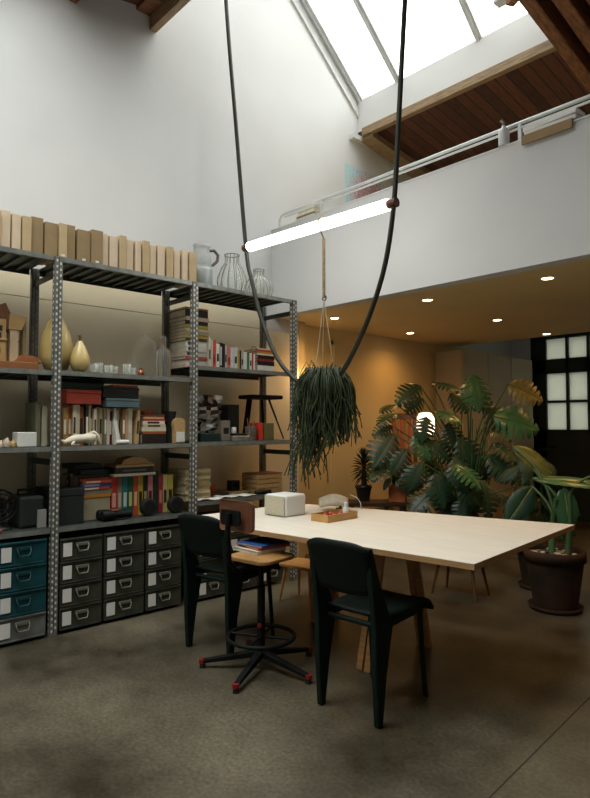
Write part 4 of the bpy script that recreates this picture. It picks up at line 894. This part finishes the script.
ml = [  # world x, z, y of the leaf base; size; pointing (x,z in view); kind
 (-3.00, 1.80, 4.95, .34, (.10, -1.0), 1, 'face'), (-2.66, 1.70, 4.95, .32, (.9, -.42), 2, 'face'), (-2.78, 1.42, 4.9, .40, (1.0, -.20), 1, 'face'),
 (-3.62, 1.77, 5.2, .30, (.9, -.10), 0, 'flat'), (-3.70, 1.74, 5.1, .32, (-.8, -.55), 0, 'face'), (-3.33, 1.74, 5.3, .22, (.9, -.1), 0, 'flat'), (-4.08, 1.56, 5.2, .24, (-1, -.25), 0, 'flat'),
 (-3.92, 1.46, 5.0, .27, (-.9, -.12), 0, 'flat'), (-4.06, 1.33, 5.1, .24, (-.8, -.35), 0, 'face'), (-3.45, 1.48, 5.0, .30, (.8, -.2), 1, 'flat'), (-3.22, 1.62, 5.2, .28, (.8, -.3), 0, 'face'),
 (-3.93, 1.25, 4.95, .42, (-.55, -.8), 0, 'face'), (-3.62, 1.26, 4.9, .30, (.4, -.75), 1, 'face'), (-3.52, 1.18, 5.0, .28, (.7, -.6), 0, 'face'), (-3.98, .96, 5.0, .36, (-.9, -.35), 0, 'flat'), (-3.80, 1.10, 5.0, .32, (-.5, -.7), 0, 'face'),
 (-3.14, .98, 4.85, .32, (.7, -.45), 1, 'flat'), (-3.25, 1.22, 5.1, .34, (.5, -.8), 0, 'face'), (-3.38, 1.36, 5.1, .28, (.3, -.9), 0, 'face'), (-3.02, 1.50, 5.2, .32, (.7, -.6), 0, 'face'), (-2.95, 1.06, 5.1, .34, (.7, -.6), 0, 'face'),
 (-3.52, 1.42, 4.95, .26, (-.2, -.9), 0, 'face'), (-3.75, .92, 5.0, .30, (.0, -1), 0, 'face'), (-3.42, .88, 4.95, .34, (.2, -.9), 0, 'face'), (-2.92, 1.18, 5.15, .28, (.8, -.5), 0, 'flat'), (-3.55, .98, 4.9, .30, (-.4, -.8), 0, 'face'),
 (-3.66, 1.02, 5.15, .30, (.3, -.9), 0, 'flat'), (-3.18, .82, 5.0, .30, (.6, -.7), 0, 'face'), (-3.78, 1.62, 5.25, .24, (-.7, -.5), 0, 'face'), (-3.48, 1.66, 5.3, .26, (.6, -.6), 0, 'face'), (-3.05, 1.32, 5.2, .30, (.9, -.3), 0, 'flat')]
for k, (x, z, y, L, (tx, tz), kind, mode) in enumerate(ml):
    at = (x + 3.28, y - 5.30, z); base = (rnd.uniform(-.08, .08), rnd.uniform(-.08, .08), .34)
    rgt = Vector((.674, .738, 0)); tip = rgt * tx + Vector((0, 0, tz)) + Vector((.738, -.674, 0)) * (.35 if mode == 'face' else .75)
    face = Vector((.738, -.674, .45)) if mode == 'face' else Vector((.25, -.25, 1))
    add_leaf(mo, base, at, tip, face, L, L * .50, (LEAF, LEAF2, LEAFY)[kind], droop=rnd.uniform(.12, .35), lobes=7, split=.72, r=.0065)
for k in range(16):
    u = rnd.uniform(-.36, .40); h = rnd.uniform(.52, 1.15 - .25 * abs(u)); dpt = rnd.uniform(-.25, .2)
    at = rgt * u + Vector((-.738, .674, 0)) * dpt + Vector((0, 0, h)); tip = rgt * (u * 1.3 + rnd.uniform(-.5, .5)) + Vector((0, 0, -.55)) + Vector((.738, -.674, 0)) * .4
    L = rnd.uniform(.24, .36); add_leaf(mo, (rnd.uniform(-.08, .08), rnd.uniform(-.08, .08), .34), at, tip, Vector((.6, -.55, rnd.uniform(.3, 1.1))), L, L * .48, LEAF, droop=.3, lobes=7, split=.7, r=.006)
for k in range(9):
    a = rnd.uniform(0, 6.28); MB().tube(smooth([(rnd.uniform(-.1, .1), rnd.uniform(-.1, .1), .36), (.2 * cos(a), .2 * sin(a), .8), (.34 * cos(a), .34 * sin(a), 1.15 + .3 * rnd.random())], 6), .005, 6).build('stem', STEMG, mo)

# alocasia with long arching leaves in the front pot, companion pot behind
al = thing('alocasia', 'broad leaved plant with thick green stalks in the big weathered pot beside the table corner', 'plant', (-2.045, 4.45, 0))
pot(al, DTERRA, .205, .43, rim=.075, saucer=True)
rnd = random.Random(4)
for k in range(26):
    a = rnd.uniform(0, 6.28); r = .17 * math.sqrt(rnd.random()); s = rnd.uniform(.014, .032)
    b = MB(); b.lathe([(.001, -s * .6), (s * .8, -s * .35), (s, 0), (s * .7, s * .45), (.001, s * .6)], 8); o = b.build('stone', mat('pot_stone_%d' % (k % 4), ((.42, .38, .28), (.22, .16, .10), (.06, .045, .03), (.50, .45, .36))[k % 4], .8, var=.3), al, loc=(r * cos(a), r * sin(a), .405), rz=a); o.scale = (1, 1.35, .8)
VE = mat('pale_yellow_vein', (.34, .36, .10), .45)
def stalk(p, r0, r1): MB().tube(smooth(p, 6), [r0 + (r1 - r0) * i / (6 * (len(p) - 1)) for i in range(6 * (len(p) - 1) + 1)], 9).build('stalk', STEMG, al)
stalk([(-.02, .0, .39), (-.02, .02, .60), (.02, .0, .80)], .026, .018); stalk([(.07, .06, .39), (.09, .06, .62), (.08, .08, .84)], .024, .016)
UNS = dict(lobes=9, split=.06, fold=.22)
def aleaf(base, at, tip, face, L, W, m, dr): add_leaf(al, base, at, tip, face, L, W, m, droop=dr, r=.009, vein=VE, bow=.12, **UNS)
rgt = Vector((.674, .738, 0)); tw = Vector((.738, -.674, 0))
def off(wx, wy, wz): return (wx + 2.045, wy - 4.45, wz)
aleaf((-.02, .02, .78), off(-2.38, 4.50, 1.17), rgt * .85 + Vector((0, 0, -.50)) + tw * .2, tw + Vector((0, 0, .8)), .36, .10, mat('yellow_green_leaf', (.10, .13, .03), .4, var=.4, scale=9, col2=(.24, .25, .07)), .18)
aleaf((0, .0, .72), off(-2.20, 4.46, 1.01), rgt * .8 + Vector((0, 0, -.55)) + tw * .1, tw + Vector((0, 0, .7)), .34, .055, mat('yellow_green_leaf2', (.05, .10, .025), .4, var=.4, scale=9, col2=(.14, .19, .05)), .15)
aleaf((.02, .02, .80), off(-2.20, 4.44, .94), rgt * 1.0 + Vector((0, 0, -.02)) + tw * .25, tw * .35 + Vector((0, 0, 1)), .62, .11, LEAF2, .10)
aleaf((.05, .05, .80), off(-1.99, 4.50, .88), rgt * .1 + Vector((0, 0, -1)) + tw * .1, tw + Vector((0, 0, .2)), .32, .10, LEAF2, .05)
aleaf((.08, .08, .82), off(-1.92, 4.62, .92), rgt * .9 + Vector((0, 0, -.35)), tw * .4 + Vector((0, 0, 1)), .45, .10, LEAF, .25)
aleaf((.0, .05, .6), off(-2.28, 4.60, .86), rgt * -.5 + Vector((0, 0, -.6)) + tw * .2, tw + Vector((0, 0, .5)), .36, .11, LEAF, .2)
aleaf((.05, .08, .8), off(-1.80, 4.75, 1.0), rgt * .7 + Vector((0, 0, .1)), tw * .6 + Vector((0, 0, 1)), .42, .12, LEAF, .3)
LEAFD = mat('dim_leaf_green', (.008, .034, .016), .55, var=.35, scale=6, spec=.35, col2=(.02, .065, .03))
cp = thing('leafy_pot_plant', 'dark leafy plant in a smaller pot tucked behind the big weathered pot', 'plant', (-2.40, 4.92, 0))
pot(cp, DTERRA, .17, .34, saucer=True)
for k in range(22):
    a = rnd.uniform(0, 6.28); z = rnd.uniform(.55, 1.1); r = rnd.uniform(.05, .2)
    add_leaf(cp, (.05 * cos(a), .05 * sin(a), .31), (r * cos(a), r * sin(a), z), (cos(a), sin(a), -.5), (tw.x * .6, tw.y * .6, .8), rnd.uniform(.15, .25), rnd.uniform(.05, .08), LEAFD, droop=.3, lobes=7, split=.25, r=.005)
for k in range(16):
    a = rnd.uniform(0, 6.28); MB().tube([(.1 * cos(a), .1 * sin(a), .3), (.14 * cos(a + .2), .14 * sin(a + .2), .3 + rnd.uniform(.08, .2))], .004, 5).build('dry_stem', mat('dry_stem_brown', (.25, .15, .05), .8), cp)

# low bench with small pots, red slatted chair, lamp and crate behind the plants
be = thing('low_bench', 'low dark bench carrying two potted plants before the closet door', 'bench', (-4.17, 4.98, 0), R(46))
MB().span((-.31, -.15, .50), (.31, .15, .54)).build('seat', DARKWOOD, be, bevel=.004)
for sx in (-1, 1): MB().span((sx * .27 - .02, -.13, 0), (sx * .27 + .02, .13, .50)).build('leg', DARKWOOD, be)
tp = thing('terracotta_pot_plant', 'small leafy plant in a square orange terracotta pot on the low bench', 'plant', (-3.99, 5.10, .5405))
b = MB(); b.prism([(-.085, -.085, 0), (.085, -.085, 0), (.085, .085, 0), (-.085, .085, 0)], (0, 0, .17)); p = b.build('pot', TERRA, tp, bevel=.006, rz=R(30)); 
MB().span((-.075, -.075, .165), (.075, .075, .172)).build('soil', SOIL, p)
for k in range(12):
    a = k * .6; add_leaf(tp, (0, 0, .16), (.13 * cos(a), .13 * sin(a), .26 + .03 * (k % 4)), (cos(a), sin(a), -.6), (.4, -.4, .8), .15, .04, LEAF, droop=.4, lobes=5, split=.1, r=.003)
ag = thing('dark_yucca', 'dark spiky rosette plant in a dark pot on the low bench', 'plant', (-4.29, 4.90, .5405))
pot(ag, BLACK, .085, .16, rim=.03)
MB().tube([(0, 0, .13), (.01, 0, .30), (0, .01, .44)], [.03, .024, .02], 10).build('trunk', DARKWOOD, ag)
b = MB()
for k in range(64):
    a = k * 2.4; e = 1.35 - 2.2 * (k / 64); L = .15; z = .26 + .20 * (1 - k / 64)
    dv = Vector((cos(a) * cos(e), sin(a) * cos(e), sin(e))); sd = Vector((-sin(a), cos(a), 0)) * .016; o0 = Vector((0, 0, z))
    b.add([o0 - sd * .6, o0 + sd * .6, o0 + dv * L * .5 + sd, o0 + dv * L + Vector((0, 0, -.03)), o0 + dv * L * .5 - sd], [(0, 1, 2, 3, 4)], 0)
b.build('foliage', mat('blackish_green_leaf', (.008, .022, .012), .45, var=.3), ag, fix=False)
rc = thing('red_slat_chair', 'red brown slatted wooden chair standing behind the monstera leaves by the wall', 'chair', (-4.36, 5.64, 0), R(46))
for x in (-.20, .20):
    MB().bar((x, .18, 0), (x, .26, 1.50), .04, .035).build('leg', REDWOOD, rc); MB().bar((x, -.22, 0), (x, -.20, .44), .04, .035).build('leg', REDWOOD, rc)
for z in (.55, 1.44): MB().bar((-.2, .20 + z * .04, z), (.2, .20 + z * .04, z), .022, .07).build('back_rail', REDWOOD, rc)
for k in range(4): x = -.135 + .09 * k; MB().bar((x, .222, .58), (x, .256, 1.42), .045, .014).build('back_slat', ORANGEWOOD, rc)
MB().span((-.22, -.24, .44), (.22, .21, .465)).build('seat', REDWOOD, rc, bevel=.004)
fl_ = thing('floor_lamp', 'lit white shaded floor lamp glowing behind the monstera leaves', 'floor lamp', (-4.02, 5.64, 0))
MB().solid([(.13, 0), (.13, .015), (.015, .03)], 24).build('base', BLKMET, fl_); MB().tube([(0, 0, .02), (0, 0, 1.26)], .010, 10).build('pole', BLKMET, fl_)
b = MB(); b.lathe([(.02, 1.22), (.085, 1.23), (.10, 1.30), (.095, 1.42), (.07, 1.47), (.02, 1.48)], 28); b.build('lamp_shade', emit('lamp_shade_glow', (1, .80, .62), 2.2), fl_)
boxed('cardboard_carton', 'brown cardboard carton with a dark hand hole, on the floor before the tall cabinet', 'carton', (-3.02, 5.86, 0), (.32, .36, .60), CARDDK, R(-45), slot=mat('dark_hole', (.015, .012, .01), .9))
# wall lamp hidden by the hanging plant
wl = thing('wall_lamp', 'small glass wall lamp glowing on the wall behind the hanging plant', 'wall lamp', (XW + .006, 4.20, 1.77))
MB().tube([(-.02, 0, 0), (.012, 0, 0)], .05, 20).build('back_plate', ALU, wl); MB().tube([(.01, 0, 0), (.06, 0, 0)], .012, 10).build('arm', ALU, wl)
b = MB(); b.lathe([(.004, -.05), (.035, -.042), (.05, 0), (.035, .042), (.004, .05)], 20, 0, (.09, 0, 0)); b.build('globe', emit('wall_lamp_glow', (1, .72, .40), 15), wl)

# ------------------------------------------------------------------ things on the balcony
def poster_mat():
    m, nt, b = nodes('map_print'); L = nt.links
    tc = nt.nodes.new('ShaderNodeTexCoord'); n = nt.nodes.new('ShaderNodeTexNoise'); n.inputs['Scale'].default_value = 26; n.inputs['Detail'].default_value = 8; n.inputs['Roughness'].default_value = .75
    v = nt.nodes.new('ShaderNodeVectorMath'); v.operation = 'DISTANCE'; v.inputs[1].default_value = (0, .08, .04)
    L.new(tc.outputs['Object'], n.inputs['Vector']); L.new(tc.outputs['Object'], v.inputs[0])
    ad = nt.nodes.new('ShaderNodeMath'); ad.operation = 'MULTIPLY_ADD'; ad.inputs[1].default_value = -1.0; L.new(v.outputs['Value'], ad.inputs[0]); L.new(n.outputs['Fac'], ad.inputs[2])
    r = nt.nodes.new('ShaderNodeValToRGB'); e = r.color_ramp.elements; e[0].position = .16; e[0].color = (.48, .68, .72, 1); e[1].position = .20; e[1].color = (.55, .40, .44, 1)
    for p, c in ((.26, (.72, .60, .58, 1)), (.33, (.35, .10, .16, 1)), (.41, (.60, .45, .48, 1))): q = e.new(p); q.color = c
    L.new(ad.outputs[0], r.inputs[0]); L.new(r.outputs[0], b.inputs['Base Color']); b.inputs['Roughness'].default_value = .6
    return m
MB_ = MB(); MB_.span((0, -.335, -.36), (.006, .335, .36)); tag(MB_.build('map_picture', poster_mat(), loc=(XW + .001, 5.19, 3.86)), 'pale blue map poster with a speckled landmass on the upper white wall', 'poster')
z = 3.2475
for k, (l, t, h, nm) in enumerate(((.24, .02, 'cfc8b4', 'cream'), (.24, .018, '6f6a58', 'grey olive'), (.22, .024, 'dcd6c4', 'white'), (.21, .018, 'c2b79a', 'buff'), (.20, .016, 'e2ddcc', 'ivory'))):
    book(nm + ' book lying flat, ' + ORD[k] + ' from the bottom of the pile on the balcony wall', 'books on the balcony wall', (-4.03 + .004 * k, YM + .005, z), t, l, .12, h, flat=True, rz=-pi / 2); z += t + .0005
sp = thing('spray_bottle', 'white bottle with a pump standing on the balcony wall beside the rail post', 'bottle', (-2.05, YM + .006, 3.2475))
MB().solid([(.034, 0), (.037, .006), (.037, .10), (.030, .115), (.014, .125), (.014, .14)], 18).build('body', mat('white_bottle', (.62, .64, .62), .4), sp)
b = MB(); b.tube([(0, 0, .135), (0, 0, .165)], .008, 8); b.bar((0, .0, .165), (.0, -.035, .165), .016, .012); b.build('pump', mat('grey_pump', (.25, .25, .25), .5), sp)
sheet = MB(); sheet.span((-.165, -.035, -.055), (.165, -.018, .004)); sheet.span((-.165, -.018, .0), (.165, .08, .006))
tag(sheet.build('brown_card_sheet', CARDDK, loc=(-1.74, YM - .0, 3.2475)), 'brown card folded over the balcony wall edge, under the white folders', 'card')
for k, (w, dz, r) in enumerate(((.34, .03, 0), (.36, .03, -.05))):
    o = MB().span((-w / 2, -.03, 0), (w / 2, .09, dz)).build('white_folder', WPAPER, loc=(-1.73, YM + .02, 3.254 + .034 * k), rz=r, bevel=.004)
    tag(o, ('lower thick white folder lying on the brown card on the balcony wall', 'upper thick white folder lying on the brown card on the balcony wall')[k], 'folder', 'white folders on the balcony wall')

# ------------------------------------------------------------------ light, camera, view
W = bpy.data.worlds.new('overcast_sky'); SC.world = W; W.use_nodes = True
bg = W.node_tree.nodes['Background']; bg.inputs[0].default_value = (1.0, 1.0, .985, 1)
wn, wl_ = W.node_tree.nodes, W.node_tree.links      # overcast sky: three times brighter overhead than at the horizon
tc = wn.new('ShaderNodeTexCoord'); sx = wn.new('ShaderNodeSeparateXYZ'); mr = wn.new('ShaderNodeMapRange')
wl_.new(tc.outputs['Generated'], sx.inputs[0]); wl_.new(sx.outputs['Z'], mr.inputs[0]); mr.inputs[1].default_value = .15; mr.inputs[2].default_value = 1
mr.inputs[3].default_value = 1.7; mr.inputs[4].default_value = 9.6; wl_.new(mr.outputs[0], bg.inputs[1])
p = bpy.data.lights.new('skylight_portal', 'AREA'); p.shape = 'RECTANGLE'; p.size = 2.4; p.size_y = 3.35
p.cycles.is_portal = True
o = bpy.data.objects.new('skylight_portal', p); COL.objects.link(o)
o.location = (-3.3, 3.86, gz(3.86) + .06); o.rotation_euler = (sl, 0, 0)
p2 = bpy.data.lights.new('fill_roof_portal', 'AREA'); p2.shape = 'RECTANGLE'; p2.size = NL[1] - NL[0]; p2.size_y = NL[3] - NL[2]; p2.cycles.is_portal = True
o = bpy.data.objects.new('fill_roof_portal', p2); COL.objects.link(o); ym = (NL[2] + NL[3]) / 2
o.location = ((NL[0] + NL[1]) / 2, ym, nz(ym) + .09); o.rotation_euler = (math.atan(.875 / (2.6 - YN)), 0, 0)
cam = bpy.data.cameras.new('camera'); cam.sensor_fit = 'HORIZONTAL'; cam.sensor_width = 36; cam.lens = 36 * 608 / 590
co = bpy.data.objects.new('camera', cam); COL.objects.link(co); co.location = (0, 0, 1.35)
co.rotation_euler = (R(90) + math.atan(25 / 608), 0, R(47.6)); SC.camera = co
vs_ = SC.view_settings; vs_.view_transform = 'Standard'; vs_.look = 'None'; vs_.gamma = 1; vs_.use_curve_mapping = False; vs_.exposure = 0.12
SC.cycles.use_denoising = True; SC.cycles.max_bounces = 10; SC.cycles.diffuse_bounces = 6; SC.cycles.transparent_max_bounces = 24; SC.cycles.sample_clamp_indirect = 6
